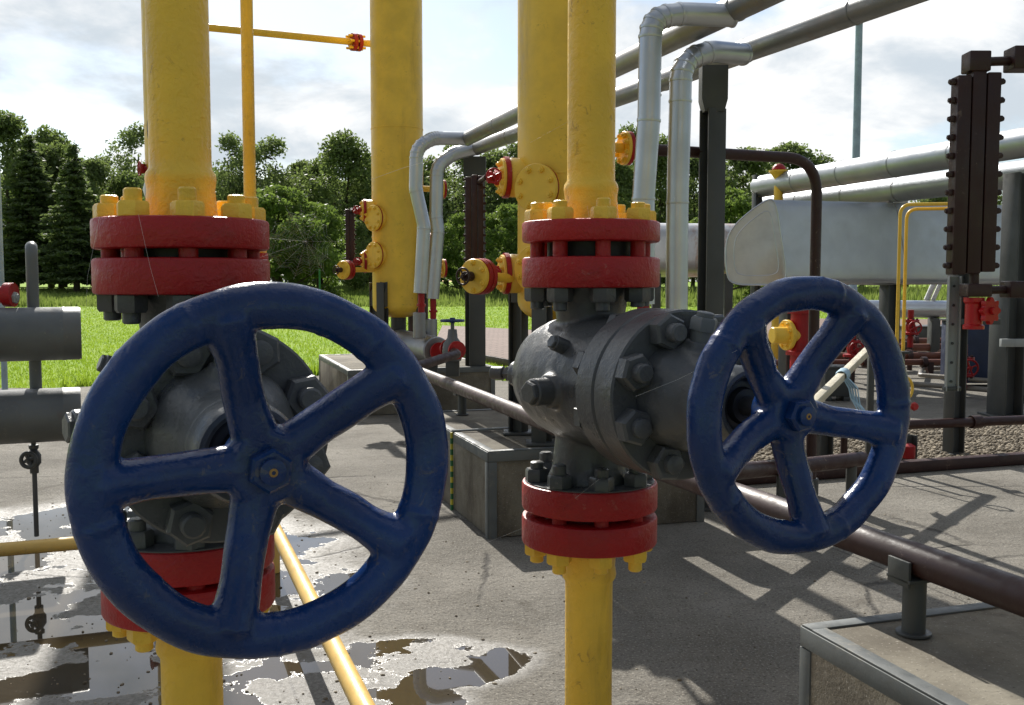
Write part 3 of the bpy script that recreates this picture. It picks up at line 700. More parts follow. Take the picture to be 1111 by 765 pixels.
# second brown pipe behind the right wheel
b2 = thing('brown_pipe', G(830,520,.4), 'short dark brown pipe stub glimpsed between the spokes of the right blue handwheel', 'pipe')
a, b = P(742,516,5.3), P(872,505,6.4)
MB().tube(fillet([a, b, b+V((.5,.35,-.02))], .1), .05, 20).build('pipe', M['maroon'], b2)
MB().cyl(V((b.x+.4,b.y+.28,0)), V((b.x+.4,b.y+.28,b.z)), .035, 16).build('support', M['post'], b2)
# earthing cable on the middle plinth
ec = thing('earthing_cable', G(500, 560, 0), 'green and yellow striped earthing cable running over the middle concrete plinth', 'cable')
top1 = G(497, 469, h_p); tl = (top1-pc).dot(A); e0 = pc+A*tl-B*.012
mb1, mb2 = MB(), MB()
for k in range(14):
    z0, z1 = h_p*(k/14), h_p*((k+1)/14); (mb1 if k % 2 else mb2).tube([V((e0.x,e0.y,z0)), V((e0.x,e0.y,z1))], .011, 8)
mb1.build('yellow_band', M['stripe'], ec); mb2.build('green_band', M['green'], ec)
MB().tube([V((e0.x,e0.y,h_p+.010)), V((e0.x,e0.y,h_p+.012))+B*.42, V((e0.x,e0.y,h_p+.011))+B*.45, V((e0.x,e0.y,zp-.02))+B*.46], .009, 8).build('top_run', M['postlight'], ec)

# ------------------------------------------------------------------ left side grey pipes, rail, bypass
YS = 6.0
def grey_stub(y0, y1, label):
    zc = (zy(y0,YS)+zy(y1,YS))/2; r = (zy(y0,YS)-zy(y1,YS))/2; x1 = P(88,(y0+y1)/2,YS).x
    root = thing('grey_pipe', (x1, YS, zc), label, 'pipe', 'grey pipe ends at the left edge')
    MB().lathe([(0,.012),(r*.80,.012),(r*.84,.0),(r*.97,.0),(r,.012),(r,.085),(r*1.012,.09),(r*1.012,.10),(r,.105),(r,2.2),(0,2.2)], (x1,YS,zc), (-.915,-.40,0), 48).build('pipe', M['stub'], root)
    return root, zc, r
g1, gz1_, gr1 = grey_stub(333, 390, 'upper of two capped grey pipes poking in from the left edge')
g2, gz2_, gr2 = grey_stub(420, 477, 'lower of two capped grey pipes poking in from the left edge')
vp = thing('vent_pipe', P(35,333,YS), 'upright grey pipe with rounded top standing on the upper grey pipe end', 'pipe')
x0 = P(35, 300, YS).x; zt = zy(262, YS)
MB().tube(fillet([V((x0,YS,gz1_+gr1*.8)), V((x0,YS,zt-.03)), V((x0-.066,YS+.14,zt-.03)), V((x0-.066,YS+.14,zt-.22))], .069, 10), .034, 18).build('pipe', M['stub'], vp)
MB().cyl(V((x0,YS,gz2_+gr2*.9)), V((x0,YS,gz1_-gr1*.9)), .034, 16).build('link_pipe', M['stub'], vp)
dn = thing('drain_cock', P(37,497,YS), 'thin drain pipe with small hand valve hanging below the lower grey pipe', 'valve')
xd = P(37,500,YS).x; zg = zy(497,YS)
MB().cyl(V((xd,YS,.02)), V((xd,YS,gz2_-gr2*.9)), .014, 12).build('pipe', M['grey'], dn)
MB().lathe([(0,-.09),(.025,-.09),(.025,-.05),(.04,-.03),(.04,.02),(.02,.05),(.028,.06),(.028,.08),(0,.08)], V((xd,YS,zg)), Z, 16).build('body', M['grey'], dn)
hand_wheel(dn, V((xd,YS-.07,zg)), (0,-1,0), .055, M['grey'], 4, .012)
rf = thing('flanged_spool', P(4,322,5.9), 'red flanged fitting with steel bolt cut by the left picture edge', 'pipe fitting')
MB().lathe([(0,0),(.07,0),(.07,.05),(0,.05)], P(6,320,5.9), (1,0,0), 28).cyl(P(-40,320,5.9), P(6,320,5.9), .05, 18).build('flange', M['red'], rf)
MB().cyl(P(10,322,5.9), P(20,323,5.9), .02, 10).nut(P(13,323,5.9), (1,0,0), .035, .03).build('bolt', M['postlight'], rf)
MB().cyl(V((P(-30,320,5.9).x,5.9,gz1_+gr1*.8)), V((P(-30,320,5.9).x,5.9,zy(322,5.9))), .04, 14).build('neck', M['stub'], rf)
bl = thing('lamp_mast', G(1,400,0), 'thin pale blue mast touching the left picture edge', 'mast')
MB().cyl(V((P(1,300,12).x,12,0)), V((P(1,300,12).x,12,zy(165,12))), .035, 16).build('mast', M['bluegrey'], bl)
# yellow L-shaped guard rail
gr_ = thing('guard_rail', G(297,575,.0), 'low pale yellow pipe rail with a corner, round the wet concrete at lower left', 'rail')
zr = .25; k0 = G(297, 571, zr); k1 = G(76, 590, zr); k2 = G(392, 762, zr)
path = [k1+(k1-k0)*2.2, k0-(k0-k1).normalized()*.04]
MB().tube([k1+(k1-k0)*2.2, k0], .034, 20).build('rail', M['yellow_rail'], gr_)
MB().tube([k0-(k2-k0).normalized()*.03, k2+(k2-k0)*.8], .034, 20).build('rail', M['yellow_rail'], gr_)
MB().cyl(V((k0.x,k0.y,0)), V((k0.x,k0.y,zr+.045)), .03, 16).build('post', M['yellow_rail'], gr_)
e = k1+(k1-k0)*1.0; MB().cyl(V((e.x,e.y,0)), V((e.x,e.y,zr)), .03, 16).build('post', M['yellow_rail'], gr_)
# thin bypass pipe behind the left flange
yb = 2.25
by = thing('bypass_pipe', P(271,330,yb), 'thin yellow pipe standing just right of the left thick yellow pipe', 'pipe')
xb = P(271,200,yb).x; ze = 1.12
MB().tube(fillet([V((xb,yb,4.4)), V((xb,yb,ze)), V((xb-.2,yb-.15,ze)), V((cL.x+.02,cL.y,ze-.32))], .05), .0135, 16).build('pipe', M['yellow'], by)
for k, m in ((0,'red'), (1,'red')):
    MB().lathe([(0,0),(.037,0),(.037,.017),(0,.017)], V((xb,yb,zy(292-9*k,yb))), Z, 28).build('flange', M[m], by)
for k in range(4):
    q = V((xb+.026*math.cos(TAU*k/4+.5), yb+.026*math.sin(TAU*k/4+.5), zy(283,yb)+.017)); MB().nut(q, Z, .009, .012, .3).build('nut', M['yellow'], by)
# thin bridge pipe from the hidden vessel to the next one
br = thing('bridge_pipe', P(310,38,12), 'thin yellow pipe with a red flange joint, joining two yellow vessels against the sky', 'pipe')
a, b = P(227,30,11.6), P(407,48,12.75)
MB().tube([a-(b-a).normalized()*.25, b+(b-a).normalized()*.12], .042, 16).build('pipe', M['yellow_far'], br)
d = (b-a).normalized(); q = P(386,46,12.6)
for k in (-1,1): MB().lathe([(0,0),(.105,0),(.105,.045),(0,.045)], q+d*(k*.034-.022), d, 24).build('flange', M['red'], br)
x, y, _ = frame(d)
for k in range(6):
    w = (x*math.cos(TAU*k/6)+y*math.sin(TAU*k/6))*.08; MB().cyl(q+w-d*.11, q+w+d*.11, .016, 8).build('bolt', M['yellow_far'], br)
# side fittings of hidden vessel 3 : dark manhole edge, red tap, white cap
mb = MB().lathe([(0,0),(.17,0),(.17,.03),(0,.03)], P(160,142,11.3)+V((.06,0,0)), (-1,-.15,0), 32); mb.build('manway_cover', M['black'], v3)
q = P(157,183,11.3); MB().cyl(q+V((.2,0,0)), q-V((.03,0,0)), .03, 12).nut(q, (-1,0,0), .06, .05).build('gauge_valve', M['red'], v3); hand_wheel(v3, q-V((.05,.02,0)), (-1,-.6,0), .085, M['red'])
MB().lathe([(0,0),(.11,0),(.10,.05),(0,.08)], P(160,206,11.3)+V((.03,0,0)), (-1,-.3,0), 24).build('sight_glass', M['white'], v3)

# ------------------------------------------------------------------ right hand background
M_RUST = M['rust']
YT = 15.0
tk = thing('silver_tank', P(900,308,YT), 'large silver clad tank with flat lopsided end face, behind the right blue handwheel', 'tank')
s = YT/F
q0 = P(788, 308, YT)
# outline in the end plane: u along B-perpendicular (towards A reversed -> image right), v up
uw = 64*s; vh = 88*s
raw = [(.03,.05),(0,.28),(.02,.55),(.14,.72),(.45,.90),(.72,1.0),(.80,.97),(.90,.55),(1.0,.14),(.97,.04),(.80,.0),(.40,-.015),(.12,-.01)]
def smooth_loop(pts, n=3):
    for _ in range(n):
        o = []
        for i, p in enumerate(pts):
            q = pts[(i+1) % len(pts)]; o += [(p[0]*.75+q[0]*.25, p[1]*.75+q[1]*.25), (p[0]*.25+q[0]*.75, p[1]*.25+q[1]*.75)]
        pts = o
    return pts
loop = smooth_loop([(.10,.0),(.0,.12),(-.02,.52),(.14,.74),(.62,1.01),(.80,1.01),(.90,.55),(1.0,.12),(.93,.0),(.50,-.015)], 2)
EU = V((.93,-.36,0)).normalized(); ED = V((.965,.26,0)).normalized()
mb = MB(); mb.prism([(u*uw, v*vh) for u, v in loop], q0, EU, Z, ED*9.5)
shell = mb.build('shell', M['alu'], tk, 50)
cu, cv = .5, .45
mb = MB()
for k in (1.005,):
    a = [(cu+(u-cu)*k, cv+(v-cv)*k) for u, v in loop]; pts = [q0+EU*u*uw+Z*v*vh-ED*.004 for u, v in a]
    mb.tube(pts+[pts[0]], .012, 6, False)
a = [(cu+(u-cu)*.74, cv+(v-cv)*.76) for u, v in loop]; pts = [q0+EU*u*uw+Z*v*vh-ED*.002 for u, v in a]
mb.tube(pts+[pts[0]], .008, 6, False)
mb.build('end_bead', M['alu'], shell)
MB().prism([(cu*uw+(u-cu)*uw*.985, cv*vh+(v-cv)*vh*.985) for u, v in loop], q0-ED*.006, EU, Z, ED*.012).build('end_face', M['alu_end'], tk, 50)
for t in (2.0, 4.1, 6.2):
    mb = MB(); pts = [q0+ED*t+EU*(cu+(u-cu)*1.004)*uw+Z*(cv+(v-cv)*1.004)*vh for u, v in loop]
    mb.tube(pts+[pts[0]], .008, 6, False); mb.build('joint_band', M['alu_dull'], shell)
for t in (.55, 2.25, 4.7, 7.4):
    c = q0+ED*t+EU*uw*.5; MB().hbeam(V((c.x,c.y,0)), V((c.x,c.y,q0.z-.002)), .22, .22, B, .016).build('leg', M['post'], tk)
t2 = thing('silver_tank', P(740,300,19), 'silver clad duct with rusty underside, seen between the risers and the dark post', 'tank')
a, b = P(690,271,19.5), P(812,272,19.5)
mb = MB(); w = 56*19.5/F; lp = smooth_loop([(-.5,-.5),(-.55,0),(-.5,.5),(.5,.5),(.55,0),(.5,-.5)], 2)
mb.prism([(u*w*.9, v*w*1.05) for u, v in lp], a-V((2.2,0,0)), V((0,1,0)), Z, V((4.4,.6,0))).build('shell', M['alu_rusty'], t2, 50)
for px in (712, 790):
    q = P(px,300,19.5); MB().beam(V((q.x,q.y,0)), V((q.x,q.y,zy(297,19.5))), .16, .16, V((0,1,0))).build('leg', M['post'], t2)
# twin pipes rising to the right edge
def far_pipe(p0, p1, r, label, mat='alu_mid'):
    root = thing('insulated_pipe', p0, label, 'pipe', 'twin silver pipes on the right')
    d = (p1-p0).normalized(); L = (p1-p0).length
    o = MB().lathe([(0,-.06),(r*.45,-.05),(r*.85,-.02),(r,.04),(r,L),(0,L)], p0, d, 36).build('cladding', M[mat], root)
    for k in range(1, int(L/1.1)): MB().lathe([(r-.01,-.01),(r+.004,-.01),(r+.004,.01),(r-.01,.01)], p0+d*k*1.1, d, 36).build('joint_band', M['alu_dull'], o)
    return root
far_pipe(P(823,203,17.5), P(1180,143,11.6), .185, 'upper of two fat silver pipes sloping up to the right picture edge')
far_pipe(P(826,224,18.2), P(1180,180,12.4), .185, 'lower of two fat silver pipes sloping up to the right picture edge')
def post(px, Y, y0, y1, w, label, mat='post', name='steel_post'):
    q = P(px, 300, Y); z0 = 0 if y1 is None else zy(y1, Y); z1 = zy(y0, Y)
    root = thing(name, (q.x,q.y,z0), label, 'post')
    MB().hbeam(V((q.x,q.y,z0)), V((q.x,q.y,z1)), w, w, B, max(.008,w*.09)).build('column', M[mat], root)
    MB().box((q.x,q.y,z0+.01), (w*1.6,w*1.6,.02), bevel=.003).build('base_plate', M[mat], root)
    return root
post(820, 17.4, 190, None, .13, 'short dark post against the blunt left ends of the twin silver pipes')
post(1103, 13.0, 188, None, .28, 'grey post under the twin silver pipes at the right picture edge')
p1_ = post(1040, 9.0, 285, None, .13, 'grey steel post below the large level gauge, standing in the gravel bed')
p2_ = post(1095, 11.6, 312, None, .27, 'broad dark steel post standing on concrete at the right picture edge')
q = P(1100,372,11.4); MB().box(q, (.30,.06,.09), bevel=.004).build('bracket', M['postlight'], p2_)
q = P(1062,349,8.95); MB().box(q, (.36,.06,.05), bevel=.004).build('bracket', M['post'], p1_)
vt = thing('vent_post', P(845,385,16.8), 'yellow vent post with a mushroom cap in front of the twin pipe ends', 'vent')
a = P(845,190,16.8); MB().cyl(V((a.x,a.y,0)), a, .075, 24).build('pipe', M['yellow_far'], vt)
MB().lathe([(0,0),(.075,0),(.16,.10),(.16,.125),(0,.125)], a-Z*.05, Z, 28).build('flared_top', M['yellow_far'], vt)
MB().lathe([(.11,.0),(.10,.045),(.06,.085),(0,.10)], a+Z*.09, Z, 24).build('cap', M['red'], vt)
hp = thing('brown_pipe', P(882,380,8.2), 'dark brown pipe bending down in front of the large silver tank', 'pipe')
a = e1+B*.004; b = P(872,167,7.25); b.z = a.z-.01
c = V((P(882,300,7.3).x, b.y, b.z))
MB().tube(fillet([a, c, V((c.x,c.y,.12))], .26, 10), .038, 18).build('pipe', M['maroon'], hp)
MB().cyl(V((c.x,c.y,.004)), V((c.x,c.y,.13)), .055, 18).build('foot', M['post'], hp)
hr = thing('hand_hoop', P(978,385,8.8), 'thin bright yellow hoop of twin tubes before the large silver tank', 'rail')
for k, (pa, pb, pt) in enumerate((((975,381),(975,226),(1045,224)), ((982,381),(982,231),(1045,229)))):
    Y = 8.6+.06*k
    a = P(pa[0],300,Y); b = P(pa[0],pb[1]-4,Y); t = P(pt[0],pt[1]-3,Y-.1)
    MB().tube(fillet([V((a.x,a.y,zy(382,Y))), V((a.x,a.y,b.z)), V((t.x,t.y,t.z))], .09), .0145, 12).build('tube', M['yellow_far'], hr)
a = P(978,381,8.63); MB().box((a.x,a.y,a.z-.01), (.12,.1,.02), bevel=.003).cyl(V((a.x,a.y,.0)), V((a.x,a.y,a.z-.02)), .03, 14).build('foot', M['post'], hr)
lp_ = thing('lamp_post', G(924,372,0), 'tall grey lamp mast behind the tank, running out of the top of the picture', 'lamp post')
q = G(924,372,0); MB().lathe([(0,0),(.13,0),(.13,.5),(.105,.55),(.085,8.5),(0,8.5)], (q.x,q.y,0), Z, 20).build('mast', M['bluegrey'], lp_)
MB().tube(fillet([V((q.x,q.y,8.4)), V((q.x,q.y,9.0)), V((q.x+1.0,q.y,9.2))], .4), .05, 12).build('arm', M['bluegrey'], lp_)
MB().box((q.x+1.3,q.y,9.2), (.7,.25,.12), bevel=.03).build('lamp_head', M['postlight'], lp_)
l2 = thing('lamp_post', G(694,350,0), 'slender teal lamp post with short arm, seen between the two silver risers', 'lamp post')
q = G(694,350,0); zt = zy(113, q.y)
MB().lathe([(0,0),(.10,0),(.10,.4),(.06,.5),(.05,zt),(0,zt)], (q.x,q.y,0), Z, 16).tube(fillet([V((q.x,q.y,zt-.1)), V((q.x,q.y,zt+.12)), V((q.x+.35,q.y,zt+.3))], .15), .045, 10).build('mast', M['bluegrey'], l2)
MB().box((q.x+.5,q.y,zt+.32), (.45,.2,.1), bevel=.03).build('lamp_head', M['postlight'], l2)
# fat pale blue pipe low behind, with red valve below it
lb = thing('low_pipe', P(980,336,18), 'pale silver pipe lying low beyond the right handwheel, over the grass', 'pipe')
a, b = P(900,335,18.4), P(1120,336,19.0); r = .16
MB().cyl(a, b, r, 32, .02).build('cladding', M['alu'], lb)
for px in (925, 1012, 1075):
    q = a+(b-a)*((px-900)/220); MB().box((q.x,q.y,(q.z-r)/2), (.16,.2,q.z-r-.004), bevel=.005).build('support', M['post'], lb)
def red_valve(px, py, Y, sc, label, knob=True, wheel_=True, mat='red'):
    q = P(px, py, Y); root = thing('pipe_valve', (q.x,q.y,max(0,q.z-.35*sc)), label, 'valve', 'small red valves in the yard')
    MB().lathe([(0,-.35),(.05,-.35),(.05,-.14),(.14,-.13),(.14,-.09),(.07,-.08),(.09,0),(.07,.08),(.14,.09),(.14,.13),(.05,.14),(.05,.3),(0,.3)], q, Z, 24).build('body', M[mat], root)
    for k in range(8):
        for zz in (-.15, .135): MB().nut(q+V((math.cos(TAU*k/8)*.11, math.sin(TAU*k/8)*.11, zz)), Z, .02, .02).build('bolt', M['maroon'], root)
    MB().cyl(q+V((0,-.06,0)), q+V((0,-.20,0)), .02, 10).build('stem', M['maroon'], root)
    hand_wheel(root, q+V((0,-.20,0)), (0,-1,0), .12, M[mat])
    if q.z > .4: MB().cyl(V((q.x,q.y,0)), V((q.x,q.y,q.z-.34)), .045, 14).build('drop_pipe', M['maroon'], root)
    return root
red_valve(988, 355, 17.6, 1, 'red flanged valve hanging under the low pale pipe right of the yellow hoop')
red_valve(1090-45, 398, 13.5, 1, 'dark red valve low behind the grey post, near the right edge', mat='red')
red_valve(925, 378, 15.5, 1, 'dark red valve seen between the upper spokes of the right handwheel')
rs = thing('red_manifold', P(872,385,14.5), 'red upright pipe with a yellow capped branch, seen through the right handwheel', 'pipe')
q = P(869,300,14.5); MB().cyl(V((q.x,q.y,0)), V((q.x,q.y,zy(330,14.5))), .13, 24).lathe([(0,0),(.19,0),(.19,.05),(0,.05)], V((q.x,q.y,zy(385,14.5))), Z, 28).lathe([(0,0),(.19,0),(.19,.05),(0,.05)], V((q.x,q.y,zy(340,14.5))), Z, 28).build('pipe', M['red'], rs)
w = P(845,364,14.4); MB().cyl(w-V((.1,0,0)), V((q.x,q.y,w.z)), .12, 20).build('branch', M['yellow_far'], rs)
disc_flange(rs, V((q.x-.16,q.y,w.z)), (-1,-.3,0), .22, .06, M['yellow_far'], 8, .025)
# rows of rusty pipes low in the yard
ry = thing('pipe_bundle', P(900,385,17), 'row of rusty red brown pipes lying low across the far yard', 'pipes')
for k, (px0, px1, py, Y, r) in enumerate(((700,1300,378,18.5,.07),(700,1300,387,17.0,.06),(720,1300,394,16.2,.05),(700,1300,371,19.5,.06))):
    a, b = P(px0,py,Y), P(px1,py-2,Y+.4); ro = MB().cyl(a, b, r, 14).build('pipe', M_RUST, ry)
    d = (b-a).normalized()
    for j in range(18):
        q = a+(b-a)*((j+.5+.2*math.sin(j*3+k))/18); MB().lathe([(0,-.04),(r*1.8,-.04),(r*1.8,.04),(0,.04)], q, d, 14).build('flange', M['maroon'], ro)
        if j % 3 == k % 3: MB().box(V((q.x+.1,q.y,q.z*.5)), (.08,.12,q.z)).build('support', M['maroon'], ro)
# low dark skids
for px, py, Y, sz, lab in ((1005,345,22,(1.1,.8,.5),'dark metal skid on the grass behind the yellow hoop'), (905,408,13.2,(.34,.34,.36),'dark junction box beside the leaning pale bar'), (1062,352,15,(.9,.5,.9),'dark blue equipment box behind the red drain valve')):
    q = P(px,py,Y); bx = thing('equipment_box', (q.x,q.y,0), lab, 'box')
    MB().box((q.x,q.y,sz[2]/2+.06), sz, bevel=.015).build('housing', M['post'] if 'blue' not in lab else M['navy'], bx)
    MB().box((q.x,q.y,sz[2]+.075), (sz[0]*1.06,sz[1]*1.06,.03), bevel=.006).build('lid', M['post'], bx)
    for sx in (-1,1): MB().box((q.x+sx*sz[0]*.35,q.y,.03), (.08,sz[1],.06), bevel=.004).build('foot', M['post'], bx)
# small white pipe over low pipe
wp = thing('white_pipe', P(1008,328,19.5), 'short pair of white pipes slanting up from the low pale pipe', 'pipe')
MB().cyl(P(1005,326,18.8), P(1013,308,18.8), .05, 14).build('pipe', M['white'], wp)
MB().cyl(P(1012,326,18.8), P(1020,308,18.8), .04, 14).build('pipe', M['white'], wp)
# U shaped bright rails on concrete
def u_rail(p, Y, label, hgt=.12):
    a = P(p[0][0],p[0][1],Y); root = thing('ground_pipe', (a.x,a.y,0), label, 'pipe', 'thin pipes lying over the concrete on the right')
    pts = [G(x,y,hgt) for x, y in p]
    MB().tube(fillet(pts, .12), .035, 14).build('pipe', M['stub2'], root)
    for t in (.25,.75):
        k = pts[-2]+(pts[-1]-pts[-2])*t; MB().cyl(V((k.x,k.y,0)), V((k.x,k.y,hgt)), .02, 10).build('support', M['post'], root)
u_rail([(1150,398),(1000,400),(998,407),(1160,420)], 13, 'thin bright pipe loop near the top of the concrete by the right edge')
u_rail([(1160,430),(985,416),(975,424)], 11, 'thin dark pipe crossing the concrete before the broad dark post')
# gravel bed: kerb beam, rail, stones
kb0, kb1 = G(745,530,0), G(1250,493,0)
kb = thing('kerb_beam', (kb0.x,kb0.y,0), 'low dark steel kerb along the front of the gravel bed', 'kerb')
MB().beam(kb0+Z*.05, kb1+Z*.05, .10, .09, Z, .006).build('beam', M['maroon'], kb)
rl = thing('barrier_rail', G(1000,500,0), 'dark brown horizontal rail pipe over the gravel bed at the right', 'rail')
ra, rb = P(760,470,8.2), P(1250,450,9.6)
MB().cyl(ra, rb, .042, 18).build('rail', M['maroon'], rl)
for px, Y in ((900,8.55),(1160,9.3)):
    q = ra+(rb-ra)*((px-760)/490); MB().cyl(V((q.x,q.y,0)), q, .03, 14).build('post', M['maroon'], rl)
q = ra+(rb-ra)*((1040-760)/490); MB().lathe([(.04,-.05),(.058,-.05),(.058,.05),(.04,.05)], q, rb-ra, 18).build('collar', M['maroon'], rl)
sp = post(896, 8.45, 468, None, .13, 'short grey post in the gravel, seen through the lower right of the right handwheel')
MB().box((P(896,300,8.45).x,P(896,300,8.45).y,zy(467,8.45)), (.34,.12,.02), bevel=.003).build('top_plate', M['post'], sp)
sp2 = post(989, 8.6, 472, None, .12, 'short grey post with red foot just right of the right handwheel rim')
q = P(985,489,8.5); MB().lathe([(0,0),(.06,0),(.06,.1),(.03,.12),(0,.12)], q-Z*.06, Z, 16).build('red_foot', M['red'], sp2)
lbar = thing('leaning_bar', P(900,440,7.2), 'pale beige square bar leaning behind the right handwheel', 'bar')
a, b = P(842,478,6.0), P(948,374,8.6)
MB().beam(a, b, .055, .055, Z, .004).build('bar', M['beige'], lbar)
MB().beam(V((a.x+.05,a.y+.05,0)), V((a.x+.05,a.y+.05,a.z)), .05, .05, V((0,1,0)), .004).build('bar_foot', M['post'], lbar)
MB().beam(V((b.x-.03,b.y-.03,0)), V((b.x-.03,b.y-.03,b.z)), .05, .05, V((0,1,0)), .004).build('bar_foot', M['post'], lbar)
ct = thing('cloth_tie', P(905,416,7.3), 'pale blue plastic strip tied round the leaning beige bar', 'cloth strip')
c = a+(b-a)*.60; d = (b-a).normalized(); 
mb = MB(); mb.lathe([(.044,-.05),(.05,-.02),(.046,.02),(.049,.05),(.040,.05),(.040,-.05)], c, d, 12, closed=True)
for k in range(4): mb.tube([c-Z*.02+V((.01*k,-.04,0)), c+V((.03+.02*k,-.07,-.09)), c+V((.05+.025*k,-.06+.01*k,-.16-.02*k)), c+V((.09+.03*k,-.08,-.25-.015*k))], [.022,.018,.020,.008], 8, True, .25)
mb.build('strip', M['cloth'], ct)
yl = thing('yellow_hose', P(986,430,7.8), 'small curl of yellow hose beside the right handwheel rim', 'hose')
hc = P(983,421,7.8); MB().tube([hc+V((math.cos(t)*.05, .01*t, math.sin(t)*.08)) for t in np.linspace(-1.9,2.2,16)]+[hc+V((-.06,.05,.1)), V((hc.x-.15,hc.y+.1,.0))], .011, 10).build('hose', M['yellow'], yl)
rk = thing('pull_rod', P(992,441,7.9), 'little red knob on a rod beside the right handwheel rim', 'handle')
kc = P(992,441,7.9); MB().lathe([(0,-.02),(.028,-.018),(.036,0),(.028,.018),(0,.02)], kc, (.4,-.9,0), 8).build('knob', M['red'], rk)
MB().cyl(kc, V((kc.x-.12,kc.y+.1,kc.z-.02)), .012, 10).cyl(V((kc.x-.12,kc.y+.1,0)), V((kc.x-.12,kc.y+.1,kc.z)), .02, 12).build('rod', M['post'], rk)
q = P(955,220,16); sgn = thing('small_tank_fitting', P(948,214,17), 'small white fitting between the twin pipes and the big tank', 'pipe fitting')
a = P(951,228,16.5); MB().cyl(P(951,238,16.5), P(951,206,16.5), .14, 20).build('drum', M['white'], sgn)
b = P(978,213,16.5); MB().lathe([(0,-.12),(.12,-.1),(.16,0),(.12,.1),(0,.12)], b, (1,-.4,0), 20).cyl(P(957,216,16.5), b, .03, 10).cyl(P(964,230,16.5), P(967,206,16.5), .02, 10).build('branch', M['white'], sgn)

# ------------------------------------------------------------------ ground
def terr(x, y): 
    t = min(1, max(0, (y-45)/60)); return .9*t*t*(3-2*t)
def sheet(name, pts, z, mat, kind='structure', sub=1):
    bm = bmesh.new(); vs = [bm.verts.new((p[0], p[1], z)) for p in pts]; bm.faces.new(vs)
    me = bpy.data.meshes.new(name); bm.to_mesh(me); bm.free(); o = link(name, me, mat, None, 0); o['kind'] = kind; return o
xs = np.concatenate([[-900,-400,-200], np.linspace(-110,110,45), [200,400,900]]); ys = np.concatenate([[-60,-20], np.linspace(0,130,53), [200,400,900,2000]])
bm = bmesh.new(); grid = [[bm.verts.new((x, y, terr(x,y)-.03)) for x in xs] for y in ys]
for j in range(len(ys)-1):
    for i in range(len(xs)-1): bm.faces.new((grid[j][i], grid[j][i+1], grid[j+1][i+1], grid[j+1][i]))
me = bpy.data.meshes.new('lawn'); bm.to_mesh(me); bm.free(); link('lawn', me, M['lawn'], None, 180)['kind'] = 'structure'
def slab(name, pts, z0, z1, mat):
    mb = MB(); mb.prism([(p[0], p[1]) for p in pts], (0,0,z0), V((1,0,0)), V((0,1,0)), V((0,0,z1-z0))); o = mb.build(name, mat, None, 0); o['kind'] = 'structure'; return o
edge = lambda px, py: (lambda q: (q.x, q.y))(G(px, py))
CON = [(-30,-8), (30,-8), (30,21.0), edge(900,392), edge(740,396), edge(560,414), edge(420,404), edge(340,408), edge(200,415), edge(60,421), (-30,14.6)]
slab('concrete_yard', CON, -.12, 0.0, M['concrete'])
gv = [G(745,527), G(1250,490), G(1250,452), G(775,470)]
sheet('gravel_bed', [(p.x,p.y) for p in gv], .008, M['gravel_base'])
pv = [edge(735,391), edge(905,389), (30,21.2), (30,40), edge(735,345)]
slab('paved_yard', pv, -.1, .002, M['paving'])
tb = thing('trench_cover', G(500,372), 'pinkish boarded trench cover crossing the grass left of the middle vessel', 'trench cover')
k = [G(470,375,.12), G(566,392,.12), G(700,392,.12), G(700,364,.12), G(480,353,.12)]
mb = MB(); mb.prism([(p.x,p.y) for p in k], (0,0,-.02), V((1,0,0)), V((0,1,0)), V((0,0,.14))); mb.build('boards', M['deck'], tb, 0)
mb = MB(); mb.beam(V((k[0].x,k[0].y-.02,.04)), V((k[1].x,k[1].y-.02,.04)), .03, .15, Z, .003); mb.build('edge_beam', M['maroon'], tb)
# kerb strip of pale concrete at the lawn edge
kl = [edge(360,411.5), edge(340,408)]

# ------------------------------------------------------------------ stones, grass, weeds, debris
def mesh_np(name, verts, faces, mat, kind=None, smooth=False):
    me = bpy.data.meshes.new(name); verts = np.asarray(verts, np.float32); faces = np.asarray(faces, np.int32)
    nf, k = faces.shape
    me.vertices.add(len(verts)); me.vertices.foreach_set('co', verts.ravel())
    me.loops.add(nf*k); me.loops.foreach_set('vertex_index', faces.ravel())
    me.polygons.add(nf); me.polygons.foreach_set('loop_start', np.arange(0, nf*k, k, dtype=np.int32)); me.polygons.foreach_set('loop_total', np.full(nf, k, np.int32))
    me.update(calc_edges=True); me.validate()
    if mat: me.materials.append(mat)
    o = bpy.data.objects.new(name, me); COL.objects.link(o)
    if kind: o['kind'] = kind
    return o
ico_b = bmesh.new(); bmesh.ops.create_icosphere(ico_b, subdivisions=1, radius=1); ico_b.verts.ensure_lookup_table()
ICV = np.array([v.co[:] for v in ico_b.verts]); ICF = np.array([[v.index for v in f.verts] for f in ico_b.faces]); ico_b.free()
def stones(pos, size, name, mat):
    n = len(pos); s = size[:,None]*(.6+.6*rng.random((n,3)))*np.array([1,1,.65])
    vv = ICV[None]*s[:,None,:]*(1+.25*(rng.random((n,len(ICV),1))-.5))
    th = rng.random(n)*TAU; c, si = np.cos(th), np.sin(th)
    x = vv[...,0]*c[:,None]-vv[...,1]*si[:,None]; y = vv[...,0]*si[:,None]+vv[...,1]*c[:,None]
    vv = np.stack([x, y, vv[...,2]], -1)+pos[:,None,:]
    ff = ICF[None]+(np.arange(n)*len(ICV))[:,None,None]
    o = mesh_np(name, vv.reshape(-1,3), ff.reshape(-1,3), mat, 'stuff'); return o
gp = np.array([[p.x,p.y] for p in gv]); n = 9500
u, w = rng.random(n), rng.random(n)
pos = (gp[0]*(1-u)[:,None]+gp[1]*u[:,None])*(1-w)[:,None]+(gp[3]*(1-u)[:,None]+gp[2]*u[:,None])*w[:,None]
stones(np.c_[pos, np.full(n,.014)], .010+.018*rng.random(n), 'gravel', M['stone'])
